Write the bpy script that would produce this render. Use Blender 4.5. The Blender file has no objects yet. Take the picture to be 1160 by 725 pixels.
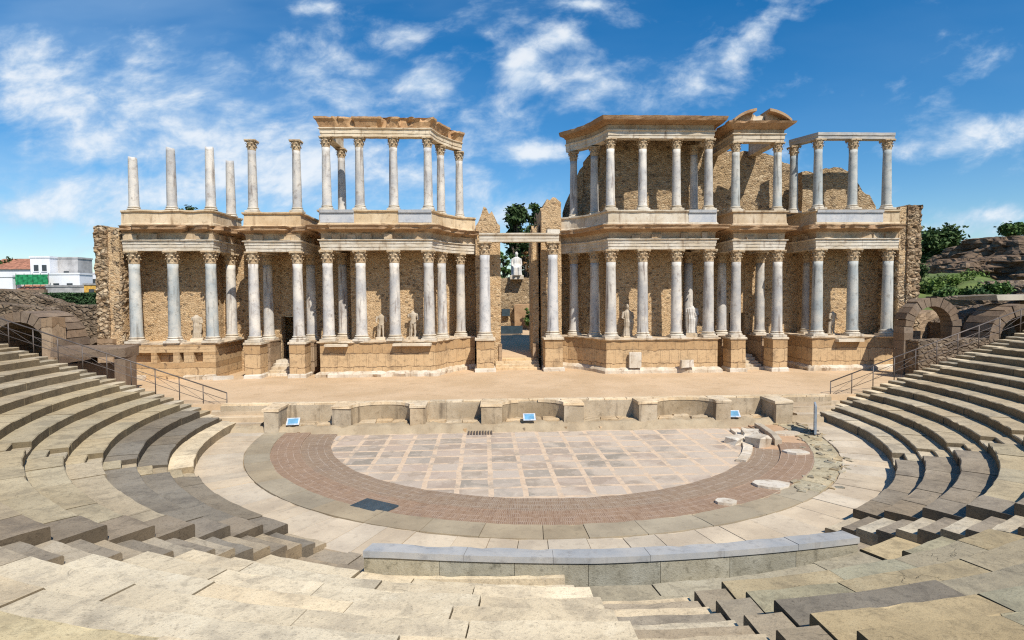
import bpy, math, random
from math import sin, cos, pi, radians, hypot, atan2, asin, sqrt
from mathutils import Vector, noise, Matrix
random.seed(11)
S = bpy.context.scene
COL = S.collection

# ------------------------------------------------------------------ camera
CAM = Vector((-2.78, -30.9, 7.3)); FPX = 661.0
YAW, PITCH, ROLL = radians(2.8), math.atan2(27.5, 661), radians(.4)
fv = Vector((sin(YAW)*cos(PITCH), cos(YAW)*cos(PITCH), -sin(PITCH)))
r0 = Vector((cos(YAW), -sin(YAW), 0)); u0 = r0.cross(fv)
rv = r0*cos(ROLL) - u0*sin(ROLL); uv_ = u0*cos(ROLL) + r0*sin(ROLL)
cd = bpy.data.cameras.new('camera'); cam = bpy.data.objects.new('camera', cd); COL.objects.link(cam)
cd.lens = FPX/1160*36; cd.sensor_width = 36; cd.clip_start = .1; cd.clip_end = 6000
M = Matrix((rv, uv_, -fv)).transposed().to_4x4(); M.translation = CAM
cam.matrix_world = M; S.camera = cam

def at(px, py, Y):
    """world point on the vertical plane y=Y seen at a photo position"""
    d = fv + rv*((px-580)/FPX) - uv_*((py-362.5)/FPX)
    return CAM + d*((Y-CAM.y)/d.y)

# ------------------------------------------------------------------ node helpers
class NT:
    def __init__(s, tree): s.t = tree; s.n = tree.nodes; s.l = tree.links
    def new(s, typ, **kw):
        n = s.n.new(typ)
        for k, v in kw.items(): setattr(n, k, v)
        return n
    def put(s, sock, v):
        if isinstance(v, bpy.types.NodeSocket): s.l.new(v, sock)
        else: sock.default_value = v
    def math(s, op, a, b=0.0, c=None, clamp=False):
        n = s.new('ShaderNodeMath', operation=op, use_clamp=clamp)
        s.put(n.inputs[0], a); s.put(n.inputs[1], b)
        if c is not None: s.put(n.inputs[2], c)
        return n.outputs[0]
    def vmath(s, op, a, b=(0, 0, 0)):
        n = s.new('ShaderNodeVectorMath', operation=op); s.put(n.inputs[0], a); s.put(n.inputs[1], b)
        return n.outputs[0]
    def mix(s, f, a, b, mode='MIX'):
        n = s.new('ShaderNodeMix', data_type='RGBA', blend_type=mode)
        s.put(n.inputs[0], f); s.put(n.inputs[6], col4(a)); s.put(n.inputs[7], col4(b))
        return n.outputs[2]
    def ramp(s, f, pts):
        n = s.new('ShaderNodeValToRGB'); s.put(n.inputs[0], f); e = n.color_ramp.elements
        e[0].position, e[0].color = pts[0][0], col4(pts[0][1]); e[1].position, e[1].color = pts[1][0], col4(pts[1][1])
        for p, c in pts[2:]:
            x = e.new(p); x.color = col4(c)
        return n.outputs[0]
    def vsep(s, v, i):
        n = s.new('ShaderNodeSeparateXYZ'); s.put(n.inputs[0], v); return n.outputs[i]
    def smooth(s, v, lo, hi, a=0.0, b=1.0):
        n = s.new('ShaderNodeMapRange', interpolation_type='SMOOTHSTEP')
        s.put(n.inputs[0], v); n.inputs[1].default_value = lo; n.inputs[2].default_value = hi
        n.inputs[3].default_value = a; n.inputs[4].default_value = b
        return n.outputs[0]
    def noise(s, vec, scale, detail=4, rough=.55, dist=0):
        n = s.new('ShaderNodeTexNoise'); s.put(n.inputs['Vector'], vec); n.inputs['Scale'].default_value = scale
        n.inputs['Detail'].default_value = detail; n.inputs['Roughness'].default_value = rough
        n.inputs['Distortion'].default_value = dist
        return n.outputs[0]
    def new_noise_col(s, vec, scale):
        n = s.new('ShaderNodeTexNoise'); s.put(n.inputs['Vector'], vec); n.inputs['Scale'].default_value = scale; n.inputs['Detail'].default_value = 4
        return n.outputs['Color']
    def voro(s, vec, scale, feature='F1', out=0, rnd=1.0):
        n = s.new('ShaderNodeTexVoronoi', feature=feature); s.put(n.inputs['Vector'], vec)
        n.inputs['Scale'].default_value = scale; n.inputs['Randomness'].default_value = rnd
        return n.outputs[out]
    def mapping(s, vec, scale=(1, 1, 1), rot=(0, 0, 0), loc=(0, 0, 0)):
        n = s.new('ShaderNodeMapping'); s.put(n.inputs[0], vec)
        n.inputs['Scale'].default_value = scale; n.inputs['Rotation'].default_value = rot; n.inputs['Location'].default_value = loc
        return n.outputs[0]

def col4(c):
    if isinstance(c, bpy.types.NodeSocket): return c
    if isinstance(c, (int, float)): return (c, c, c, 1)
    return tuple(c) if len(c) == 4 else tuple(c)+(1,)

MATS = {}
def material(name, rough=.9, spec=.25):
    m = bpy.data.materials.new(name); m.use_nodes = True; t = NT(m.node_tree)
    b = m.node_tree.nodes['Principled BSDF']; b.inputs['Roughness'].default_value = rough
    b.inputs['Specular IOR Level'].default_value = spec
    MATS[name] = m
    return m, t, b
def pos(t): return t.new('ShaderNodeNewGeometry').outputs['Position']
def uvc(t): return t.new('ShaderNodeUVMap').outputs[0]
def tint(t, c):
    a = t.new('ShaderNodeAttribute'); a.attribute_name = 'tint'
    return t.mix(1.0, c, t.mix(a.outputs['Alpha'], (1, 1, 1), a.outputs['Color']), 'MULTIPLY')
def bump(t, b, h, strength, dist):
    n = t.new('ShaderNodeBump'); n.inputs['Strength'].default_value = strength; n.inputs['Distance'].default_value = dist
    t.put(n.inputs['Height'], h); t.l.new(n.outputs[0], b.inputs['Normal'])

def stone(name, ca, cb, cdark, s1=.5, s2=5, bstr=.5, bdist=.02, pit=.35, streak=0, rough=.9, rnd=0, s3=24, tinted=True):
    m, t, b = material(name, rough)
    p = pos(t)
    if rnd:
        oi = t.new('ShaderNodeObjectInfo').outputs['Random']
    n1 = t.noise(p, s1, 5, .6); n2 = t.noise(p, s2, 6, .65); n3 = t.noise(p, s3, 5, .7)
    c = t.mix(t.smooth(n1, .32, .68), ca, cb)
    c = t.mix(t.math('MULTIPLY', t.smooth(n2, .52, .72), pit), c, cdark)
    c = t.mix(t.math('MULTIPLY', t.smooth(n3, .55, .75), pit*.8), c, cdark)
    if streak:
        ps = t.mapping(p, (2.2, 2.2, .25)); n4 = t.noise(ps, 1.4, 4, .6)
        c = t.mix(t.math('MULTIPLY', t.smooth(n4, .54, .74), streak), c, cdark)
    if rnd:
        v = t.math('ADD', t.math('MULTIPLY', oi, rnd), 1-rnd/2)
        c = t.mix(1.0, c, v, 'MULTIPLY')
    t.l.new(tint(t, c) if tinted else c, b.inputs['Base Color'])
    h = t.math('ADD', t.math('MULTIPLY', n2, .6), t.math('MULTIPLY', n3, .5))
    bump(t, b, h, bstr, bdist)
    return m

def seatstone():
    m, t, b = material('seat', .92)
    p = pos(t)
    n0 = t.noise(p, .28, 4, .55); n1 = t.noise(p, 1.1, 6, .65, .4); n2 = t.noise(p, 5, 7, .7); n3 = t.noise(p, 22, 6, .8)
    ns = t.noise(t.mapping(p, (1, 1, 1), (0, 0, .5)), 2.2, 8, .75, 1.2)
    c = t.mix(t.smooth(n0, .35, .65), (.525, .455, .335), (.44, .375, .27))
    c = t.mix(t.math('MULTIPLY', t.smooth(n1, .47, .68), .7), c, (.29, .25, .19))
    c = t.mix(t.math('MULTIPLY', t.smooth(n1, .30, .44, 1, 0), .35), c, (.60, .54, .42))
    c = t.mix(t.math('MULTIPLY', t.smooth(ns, .52, .62), .42), c, (.23, .20, .15))
    c = t.mix(t.math('MULTIPLY', t.smooth(n2, .52, .70), .45), c, (.20, .17, .125))
    c = t.mix(t.math('MULTIPLY', t.smooth(n3, .54, .66), .7), c, (.14, .115, .085))
    c = t.mix(t.math('MULTIPLY', t.smooth(n3, .30, .42, 1, 0), .25), c, (.68, .63, .53))
    q = t.vmath('ADD', p, t.vmath('MULTIPLY', t.new_noise_col(p, 2.0), (.7, .7, .7)))
    vd = t.voro(q, .55, 'DISTANCE_TO_EDGE', 0)
    cr = t.math('MULTIPLY', t.smooth(vd, .0, .007, 1, 0), t.smooth(n0, .60, .66))
    c = t.mix(t.math('MULTIPLY', cr, .55), c, (.10, .085, .06))
    t.l.new(tint(t, c), b.inputs['Base Color'])
    h = t.math('SUBTRACT', t.math('ADD', t.math('MULTIPLY', n2, .7), t.math('ADD', t.math('MULTIPLY', n3, .45), t.math('MULTIPLY', n1, .6))), t.math('MULTIPLY', cr, .5))
    bump(t, b, h, .75, .03)
def masonry(name, ca, cb, cdark, mortar, bw, bh, msize=.02, var=.5, bstr=.7, bdist=.04, off=.5, pit=.45, stain=.45, warp=.05):
    m, t, b = material(name, .92)
    p = pos(t); u = uvc(t)
    wv = t.new('ShaderNodeTexNoise'); t.put(wv.inputs['Vector'], p); wv.inputs['Scale'].default_value = 1.6
    wv.inputs['Detail'].default_value = 3
    d = t.vmath('MULTIPLY', t.vmath('SUBTRACT', wv.outputs['Color'], (.5, .5, .5)), (warp*2,)*3)
    uu = t.vmath('ADD', u, d)
    br = t.new('ShaderNodeTexBrick', offset=off, squash=1.0); t.put(br.inputs['Vector'], uu)
    br.inputs['Color1'].default_value = (0, 0, 0, 1); br.inputs['Color2'].default_value = (1, 1, 1, 1)
    br.inputs['Mortar'].default_value = (.5, .5, .5, 1); br.inputs['Scale'].default_value = 1
    br.inputs['Mortar Size'].default_value = msize; br.inputs['Mortar Smooth'].default_value = .4
    br.inputs['Brick Width'].default_value = bw; br.inputs['Row Height'].default_value = bh
    bw_ = t.new('ShaderNodeRGBToBW'); t.l.new(br.outputs['Color'], bw_.inputs[0])
    n1 = t.noise(p, .45, 5, .6); n2 = t.noise(p, 4, 6, .65); n3 = t.noise(p, 18, 4, .7)
    f = t.math('ADD', t.math('MULTIPLY', bw_.outputs[0], var), t.math('MULTIPLY', n1, 1-var), clamp=True)
    c = t.mix(t.smooth(f, .2, .75), ca, cb)
    c = t.mix(t.math('MULTIPLY', t.smooth(n2, .5, .7), pit), c, cdark)
    c = t.mix(t.math('MULTIPLY', t.smooth(n3, .55, .72), pit*.7), c, cdark)
    c = t.mix(t.math('MULTIPLY', t.smooth(t.noise(p, .9, 6, .7), .5, .72), stain), c, cdark)
    jm = t.math('MULTIPLY', br.outputs['Fac'], t.smooth(n2, .3, .6))
    c = t.mix(jm, c, mortar)
    t.l.new(tint(t, c), b.inputs['Base Color'])
    h = t.math('SUBTRACT', t.math('ADD', t.math('MULTIPLY', n2, .7), t.math('MULTIPLY', n3, .5)), t.math('MULTIPLY', br.outputs['Fac'], .9))
    bump(t, b, h, bstr, bdist)
    return m

def rubble(name, cols, mortar, scale, bstr=1.0, bdist=.08, zs=1.6, dark=(.09, .065, .045)):
    m, t, b = material(name, .95)
    p = t.mapping(pos(t), (1, 1, zs))
    wn = t.new('ShaderNodeTexNoise'); t.put(wn.inputs['Vector'], p); wn.inputs['Scale'].default_value = 2.5
    d = t.vmath('MULTIPLY', t.vmath('SUBTRACT', wn.outputs['Color'], (.5, .5, .5)), (.25,)*3)
    q = t.vmath('ADD', p, d)
    vc = t.voro(q, scale, 'F1', 1); vd = t.voro(q, scale, 'DISTANCE_TO_EDGE', 0)
    sep = t.new('ShaderNodeSeparateColor'); t.l.new(vc, sep.inputs[0])
    c = t.ramp(sep.outputs[0], [(0, cols[0]), (1, cols[-1])] + [((i+1)/(len(cols)-1), cc) for i, cc in enumerate(cols[1:-1])])
    n1 = t.noise(pos(t), .4, 5, .6); n2 = t.noise(pos(t), 7, 5, .7)
    c = t.mix(t.math('MULTIPLY', t.smooth(n1, .40, .66), .7), c, mortar)
    crs = t.noise(t.mapping(pos(t), (.15, .15, 2.4)), 1.0, 3, .6)
    c = t.mix(t.math('MULTIPLY', t.smooth(crs, .54, .66), .30), c, tuple(.6*x for x in mortar))
    e = t.smooth(vd, .0, .09)
    c = t.mix(t.math('MULTIPLY', t.math('SUBTRACT', 1.0, e), .6), c, mortar)
    c = t.mix(t.math('MULTIPLY', t.smooth(n2, .54, .72), .5), c, dark)
    c = t.mix(t.math('MULTIPLY', t.math('GREATER_THAN', sep.outputs[1], .955), .65), c, dark)   # random stones painted dark, like the shaded hole of a fallen one
    t.l.new(tint(t, c), b.inputs['Base Color'])
    h = t.math('ADD', t.math('MULTIPLY', t.smooth(vd, 0, .22), t.math('ADD', .4, sep.outputs[2])), t.math('MULTIPLY', n2, .5))
    bump(t, b, h, bstr, bdist)
    return m

def plain(name, c, rough=.6, spec=.3, metal=0, var=.15, sc=3):
    m, t, b = material(name, rough, spec)
    n = t.noise(pos(t), sc, 5, .6)
    dk = tuple(x*(1-var*2.2) for x in c)
    t.l.new(tint(t, t.mix(t.smooth(n, .35, .7), c, dk)), b.inputs['Base Color'])
    b.inputs['Metallic'].default_value = metal
    return m

# ------------------------------------------------------------------ materials
TAN = (.57, .39, .21); TAN2 = (.43, .27, .13); BRN = (.15, .10, .06)
seatstone()
stone('granite', (.27, .25, .225), (.21, .185, .165), (.09, .08, .07), 1.2, 9, .5, .02, .5, s3=45)
stone('paving', (.47, .41, .31), (.36, .31, .235), (.18, .15, .115), .6, 4, .5, .02, .35)
stone('cream', (.68, .585, .445), (.55, .44, .30), (.20, .13, .07), .7, 3.5, .6, .03, .5, .7)
stone('whitestone', (.65, .585, .48), (.52, .43, .31), (.23, .155, .095), .7, 3.5, .6, .03, .5, .75)
stone('bluemarble', (.40, .415, .43), (.53, .515, .49), (.25, .24, .235), 1.1, 4, .35, .02, .5, .4, .7)
stone('shaft', (.41, .395, .375), (.66, .60, .51), (.20, .155, .125), .75, 3.2, .5, .02, .6, .95, .65, rnd=.25)
stone('greenshaft', (.345, .37, .36), (.56, .53, .46), (.17, .155, .13), .75, 3.2, .5, .02, .6, .95, .65, rnd=.2)
stone('whiteshaft', (.62, .59, .55), (.48, .47, .455), (.22, .21, .215), 1.3, 3, .3, .015, .6, .95, .6)
stone('capital', (.54, .42, .27), (.42, .29, .165), (.14, .085, .045), 2, 7, .6, .03, .45)
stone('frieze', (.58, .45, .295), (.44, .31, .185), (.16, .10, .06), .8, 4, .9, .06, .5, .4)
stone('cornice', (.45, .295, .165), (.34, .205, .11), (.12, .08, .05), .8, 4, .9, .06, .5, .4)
stone('statue', (.52, .44, .34), (.42, .34, .24), (.2, .15, .10), 2, 8, .4, .02, .35, tinted=False)
stone('whitestatue', (.68, .65, .59), (.58, .53, .46), (.34, .29, .22), 2, 8, .3, .015, .2, tinted=False)
stone('mossy', (.38, .35, .265), (.29, .26, .185), (.12, .11, .08), 1.5, 6, .8, .03, .7, .6)
stone('pulpitum', (.50, .405, .28), (.38, .295, .19), (.14, .105, .07), .9, 4, .8, .04, .5, .7)
stone('sand', (.60, .43, .265), (.51, .355, .205), (.36, .245, .14), .3, 1.6, .5, .03, .45, s3=11)
stone('soil', (.43, .34, .22), (.34, .26, .165), (.20, .15, .09), .8, 4, .8, .05, .4)
stone('terrain', (.20, .165, .10), (.13, .125, .06), (.08, .07, .04), .15, 1.2, .6, .08, .5)
stone('grass', (.15, .19, .05), (.10, .13, .04), (.16, .12, .07), .5, 2.5, .8, .08, .35)
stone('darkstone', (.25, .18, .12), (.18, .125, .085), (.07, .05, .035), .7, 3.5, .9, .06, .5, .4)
masonry('ashlar', TAN, TAN2, BRN, (.20, .13, .075), .8, .37, .014, .75, off=.43, warp=.07, stain=.6)
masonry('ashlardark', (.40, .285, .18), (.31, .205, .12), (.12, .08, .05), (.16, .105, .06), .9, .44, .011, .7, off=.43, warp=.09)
masonry('brickring', (.30, .21, .135), (.235, .15, .092), (.15, .105, .08), (.46, .37, .28), .15, .46, .022, .6, .6, .015, .5, .35, .35, .02)
rubble('rubblewall', [(.60, .415, .225), (.50, .325, .165), (.65, .48, .29), (.43, .26, .125)], (.54, .375, .21), 5.2, .85, .045)
rubble('roughrubble', [(.50, .36, .21), (.36, .235, .125), (.62, .48, .31), (.28, .18, .10)], (.18, .115, .065), 2.8, 1, .1)
rubble('upperrubble', [(.45, .33, .195), (.36, .25, .14), (.53, .41, .26), (.30, .195, .105)], (.40, .275, .15), 4.2, 1, .06)
rubble('darkrubble', [(.25, .18, .115), (.18, .125, .08), (.31, .235, .16), (.13, .09, .058)], (.15, .105, .065), 2.4, 1, .12)
rubble('rock', [(.22, .145, .09), (.15, .10, .062), (.29, .20, .125), (.115, .075, .047)], (.13, .088, .055), .8, 1, .2, 1.8)
plain('iron', (.16, .13, .11), .55, .4, .4)
plain('greypanel', (.33, .38, .42), .5)
plain('darkplate', (.05, .075, .09), .45)
plain('signwhite', (.6, .63, .66), .4)
plain('signblue', (.16, .36, .52), .4)
plain('housewhite', (.80, .80, .80), .8, var=.05, sc=.4)
plain('housegrey', (.48, .46, .44), .85, var=.2, sc=.6)
plain('houseyellow', (.70, .40, .08), .8)
plain('rooftile', (.45, .20, .12), .85, var=.25, sc=1.5)
plain('roofgrey', (.33, .32, .31), .85)
plain('greennet', (.02, .24, .09), .8, var=.12)
plain('glass', (.05, .06, .07), .15, .5)
plain('bark', (.16, .12, .085), .9, var=.25)
for nm, c in (('leafdark', (.055, .09, .03)), ('leafmid', (.09, .15, .045)), ('leafbright', (.115, .17, .042)), ('leafbrown', (.24, .13, .055)), ('hedge', (.035, .07, .025))):
    m, t, b = material(nm, .7, .2)
    n = t.noise(pos(t), 1.3, 3)
    t.l.new(tint(t, t.mix(t.smooth(n, .35, .65), tuple(x*1.25 for x in c), tuple(x*.65 for x in c))), b.inputs['Base Color'])

# orchestra marble floor: grid of grey, pink and white panels between pale bands
def floor_mat():
    m, t, b = material('orchfloor', .75)
    p = pos(t)
    br = t.new('ShaderNodeTexBrick', offset=0.0, squash=1.0); t.put(br.inputs['Vector'], t.vmath('ADD', t.mapping(p, loc=(.02, .1, 0)), t.vmath('MULTIPLY', t.vmath('SUBTRACT', t.new_noise_col(p, .8), (.5, .5, .5)), (.13, .11, 0))))
    br.inputs['Color1'].default_value = (0, 0, 0, 1); br.inputs['Color2'].default_value = (1, 1, 1, 1)
    br.inputs['Mortar'].default_value = (0, 0, 0, 1); br.inputs['Scale'].default_value = 1
    br.inputs['Mortar Size'].default_value = .105; br.inputs['Mortar Smooth'].default_value = .08
    br.inputs['Brick Width'].default_value = 1.27; br.inputs['Row Height'].default_value = 1.12
    bw = t.new('ShaderNodeRGBToBW'); t.l.new(br.outputs['Color'], bw.inputs[0])
    c = t.ramp(bw.outputs[0], [(0, (.31, .29, .265)), (1, (.47, .40, .36)), (.25, (.44, .37, .32)), (.45, (.29, .275, .255)), (.62, (.50, .46, .43)), (.8, (.36, .31, .275))])
    # slabs inside a panel
    v = t.voro(t.mapping(p, (1, 1.25, 1)), 1.5, 'F1', 1); sp = t.new('ShaderNodeSeparateColor'); t.l.new(v, sp.inputs[0])
    c = t.mix(t.math('MULTIPLY', t.smooth(sp.outputs[0], .5, .65), .4), c, (.55, .49, .45))
    n1 = t.math('ADD', t.noise(p, .35, 5, .6), t.math('MULTIPLY', t.vsep(p, 0), .006)); n2 = t.noise(p, 3.2, 7, .72, .6); n3 = t.noise(p, 14, 5, .7)
    c = t.mix(t.math('MULTIPLY', t.smooth(n1, .48, .60), .75), c, (.56, .505, .455))
    c = t.mix(t.math('MULTIPLY', t.smooth(n2, .52, .68), .5), c, (.60, .56, .53))
    c = t.mix(t.math('MULTIPLY', t.smooth(n3, .56, .7), .35), c, (.25, .22, .20))
    band = t.mix(t.smooth(n2, .4, .65), (.66, .55, .45), (.56, .45, .355))
    jf = t.math('MULTIPLY', br.outputs['Fac'], t.smooth(t.noise(p, 1.3, 5, .65), .36, .52, .25, 1))
    c = t.mix(jf, c, band)
    c = t.mix(1.0, c, (1.0, .905, .76), 'MULTIPLY')
    t.l.new(c, b.inputs['Base Color'])
    bump(t, b, t.math('ADD', n2, t.math('MULTIPLY', n3, .6)), .35, .012)
floor_mat()

# ------------------------------------------------------------------ mesh builder
class MB:
    def __init__(s): s.v = []; s.f = []; s.t = []; s.sm = []; s.uvs = []
    def face(s, idx, tint=(1, 1, 1), smooth=False, uv=None):
        s.f.append(tuple(idx)); s.t.append(tint); s.sm.append(smooth); s.uvs.append(uv)
    def add(s, vs, fs, tint=(1, 1, 1), smooth=False, uvs=None):
        o = len(s.v); s.v += [tuple(v) for v in vs]
        for k, f in enumerate(fs): s.face([i+o for i in f], tint, smooth, uvs[k] if uvs else None)
    def box(s, x0, x1, y0, y1, z0, z1, tint=(1, 1, 1), rot=0, org=None, jit=0, bev=0):
        if x0 > x1: x0, x1 = x1, x0
        b = min(bev, (x1-x0)*.4, (y1-y0)*.4, (z1-z0)*.4)
        cs = []
        if b > 0:
            # chamfered top edges
            zs = [(z0, 0), (z1-b, 0), (z1, b)]
        else: zs = [(z0, 0), (z1, 0)]
        for z, i in zs:
            cs += [(x0+i, y0+i, z), (x1-i, y0+i, z), (x1-i, y1-i, z), (x0+i, y1-i, z)]
        if jit: cs = [(x+random.uniform(-jit, jit), y+random.uniform(-jit, jit), z+random.uniform(-jit, jit)) for x, y, z in cs]
        if rot:
            ox, oy = org if org else ((x0+x1)/2, (y0+y1)/2); c, n = cos(rot), sin(rot)
            cs = [(ox+(x-ox)*c-(y-oy)*n, oy+(x-ox)*n+(y-oy)*c, z) for x, y, z in cs]
        fs = [(3, 2, 1, 0)]
        L = len(zs)
        for k in range(L-1):
            for i in range(4):
                j = (i+1) % 4; fs.append((k*4+i, k*4+j, k*4+4+j, k*4+4+i))
        e = (L-1)*4; fs.append((e, e+1, e+2, e+3))
        s.add(cs, fs, tint)
    def lathe(s, prof, n=20, cx=0, cy=0, tint=(1, 1, 1), smooth=True, cap=True):
        vs = []; fs = []
        for r, z in prof:
            for i in range(n):
                a = 2*pi*i/n; vs.append((cx+r*cos(a), cy+r*sin(a), z))
        for k in range(len(prof)-1):
            for i in range(n):
                j = (i+1) % n; fs.append((k*n+i, k*n+j, (k+1)*n+j, (k+1)*n+i))
        s.add(vs, fs, tint, smooth)
        if cap:
            o = len(s.v)-len(vs)
            s.face([o+i for i in range(n)][::-1], tint); s.face([o+(len(prof)-1)*n+i for i in range(n)], tint)
    def tube(s, pts, r, n=8, tint=(1, 1, 1)):
        pts = [Vector(p) for p in pts]; vs = []; fs = []
        for k, p in enumerate(pts):
            d = (pts[min(k+1, len(pts)-1)]-pts[max(k-1, 0)]).normalized()
            a = d.cross(Vector((0, 0, 1)));
            if a.length < .01: a = d.cross(Vector((1, 0, 0)))
            a.normalize(); b = d.cross(a)
            rr = r[k] if isinstance(r, (list, tuple)) else r
            for i in range(n):
                t = 2*pi*i/n; vs.append(p+(a*cos(t)+b*sin(t))*rr)
        for k in range(len(pts)-1):
            for i in range(n):
                j = (i+1) % n; fs.append((k*n+j, k*n+i, (k+1)*n+i, (k+1)*n+j))
        fs.append(tuple(range(n))); fs.append(tuple((len(pts)-1)*n+i for i in range(n))[::-1])
        s.add(vs, fs, tint, True)
    def prism(s, poly, z0, z1, tint=(1, 1, 1)):
        """poly counter-clockwise"""
        a = sum(poly[i][0]*poly[(i+1) % len(poly)][1]-poly[(i+1) % len(poly)][0]*poly[i][1] for i in range(len(poly)))
        if a < 0: poly = poly[::-1]
        n = len(poly)
        vs = [(x, y, z0) for x, y in poly]+[(x, y, z1) for x, y in poly]
        fs = [tuple(range(n))[::-1], tuple(range(n, 2*n))]+[(i, (i+1) % n, n+(i+1) % n, n+i) for i in range(n)]
        s.add(vs, fs, tint)
    def vprism(s, poly, y0, y1, tint=(1, 1, 1)):
        """polygon in x,z extruded along y"""
        a = sum(poly[i][0]*poly[(i+1) % len(poly)][1]-poly[(i+1) % len(poly)][0]*poly[i][1] for i in range(len(poly)))
        if a < 0: poly = poly[::-1]
        n = len(poly)
        vs = [(x, y0, z) for x, z in poly]+[(x, y1, z) for x, z in poly]
        fs = [tuple(range(n)), tuple(range(n, 2*n))[::-1]]+[((i+1) % n, i, n+i, n+(i+1) % n) for i in range(n)]
        s.add(vs, fs, tint)
    def sweep(s, prof, path, step=.35, erode=0, seed=0, jit=.008, tint=(1, 1, 1), emin=.3, zer=0):
        """closed profile (outward offset, z) swept along a plan path with mitred corners; erode bites into the overhang"""
        pts = []; P = [Vector((p[0], p[1])) for p in path]
        nor = []
        for i in range(len(P)-1):
            t = (P[i+1]-P[i]).normalized(); nor.append(Vector((t.y, -t.x)))
        for i in range(len(P)):
            if i == 0: m = nor[0]
            elif i == len(P)-1: m = nor[-1]
            else:
                m = (nor[i-1]+nor[i]); m = m/max(.35, m.dot(nor[i]))
            if i < len(P)-1:
                L = (P[i+1]-P[i]).length; k = max(1, int(L/step))
                if i == 0: m0 = m
                m1 = nor[i] if i == len(P)-2 else (nor[i]+nor[i+1])/max(.35, (nor[i]+nor[i+1]).dot(nor[i]))
                for j in range(k):
                    u = j/k; pts.append((P[i].lerp(P[i+1], u), m.lerp(m1, u) if 0 < j else m))
        # interior points keep the plain normal so edges stay straight: blend only works linearly, which is exact for a mitre
        pts.append((P[-1], nor[-1]))
        n = len(prof); vs = []; fs = []
        for k, (p, m) in enumerate(pts):
            for i, (o, z) in enumerate(prof):
                oo, zz = o, z
                q = Vector((p.x*1.1+seed*7.3, p.y*1.1, z*.6+seed))
                if erode and o > emin:
                    e = noise.noise(q*1.4)+.5*noise.noise(q*4.1)
                    oo = o-(o-emin*.6)*min(1, max(0, e*erode*2))
                if zer: zz = z-max(0, noise.noise(Vector((p.x*.9+seed*3.1, p.y*.9, seed))))*zer*(1 if z > prof[0][1]+.05 else 0)
                oo += random.uniform(-jit, jit); zz += random.uniform(-jit, jit)
                vs.append((p.x+m.x*oo, p.y+m.y*oo, zz))
        for k in range(len(pts)-1):
            for i in range(n):
                j = (i+1) % n; fs.append((k*n+i, (k+1)*n+i, (k+1)*n+j, k*n+j))
        fs.append(tuple(range(n))); fs.append(tuple((len(pts)-1)*n+i for i in range(n))[::-1])
        s.add(vs, fs, tint)
    def xform(s, f): s.v = [tuple(f(*p)) for p in s.v]
    def build(s, name, mat, parent=None, loc=None, polar=False):
        me = bpy.data.meshes.new(name); me.from_pydata(s.v, [], s.f); me.update()
        me.polygons.foreach_set('use_smooth', s.sm)
        ul = me.uv_layers.new(name='UVMap'); ca = me.color_attributes.new('tint', 'FLOAT_COLOR', 'CORNER')
        uvd = [0.0]*(2*len(me.loops)); cd_ = [1.0]*(4*len(me.loops))
        ox, oy = (loc[0], loc[1]) if loc else (0, 0)
        for pi_, p in enumerate(me.polygons):
            nx, ny, nz = p.normal; t = s.t[pi_]; uvs = s.uvs[pi_]
            h = hypot(nx, ny)
            for li, lo in enumerate(p.loop_indices):
                x, y, z = me.vertices[me.loops[lo].vertex_index].co
                if uvs: u, v = uvs[li]
                elif polar:
                    R = hypot(x, y); a = atan2(x, -y)
                    u, v = (a*14, R) if nz > .6 else (a*14, z)
                elif abs(nz) > .7: u, v = x+ox, y+oy
                else: u, v = ((x+ox)*-ny+(y+oy)*nx)/max(h, .01), z
                uvd[2*lo], uvd[2*lo+1] = u, v
                cd_[4*lo:4*lo+3] = t
        ul.data.foreach_set('uv', uvd); ca.data.foreach_set('color', cd_)
        me.materials.append(MATS[mat])
        o = bpy.data.objects.new(name, me); COL.objects.link(o)
        if loc: o.location = loc
        if parent: o.parent = parent
        return o

def tag(o, label=None, cat=None, group=None, kind=None):
    if label: o['label'] = label
    if cat: o['category'] = cat
    if group: o['group'] = group
    if kind or label: o['kind'] = kind or 'thing'
    return o
def thing(name, label, cat, loc=(0, 0, 0), group=None):
    o = bpy.data.objects.new(name, None); COL.objects.link(o); o.location = loc; o.empty_display_size = .2
    return tag(o, label, cat, group)
def struct(o): o['kind'] = 'structure'; return o
def fbm(x, y, z=0): return noise.fractal(Vector((x, y, z)), .9, 2.1, 5)
def mul(a, b): return tuple(x*y for x, y in zip(a, b))
def shade(c=.12, warm=.04):
    b = 1+random.uniform(-c, c); w = random.uniform(-warm, warm)
    return (b*(1+w), b, b*(1-w*1.5))
ORD = ['lowest', 'second', 'third', 'fourth', 'fifth', 'sixth', 'seventh', 'eighth', 'ninth', 'tenth', 'eleventh', 'twelfth', 'thirteenth', 'fourteenth', 'fifteenth', 'sixteenth', 'seventeenth']

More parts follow.
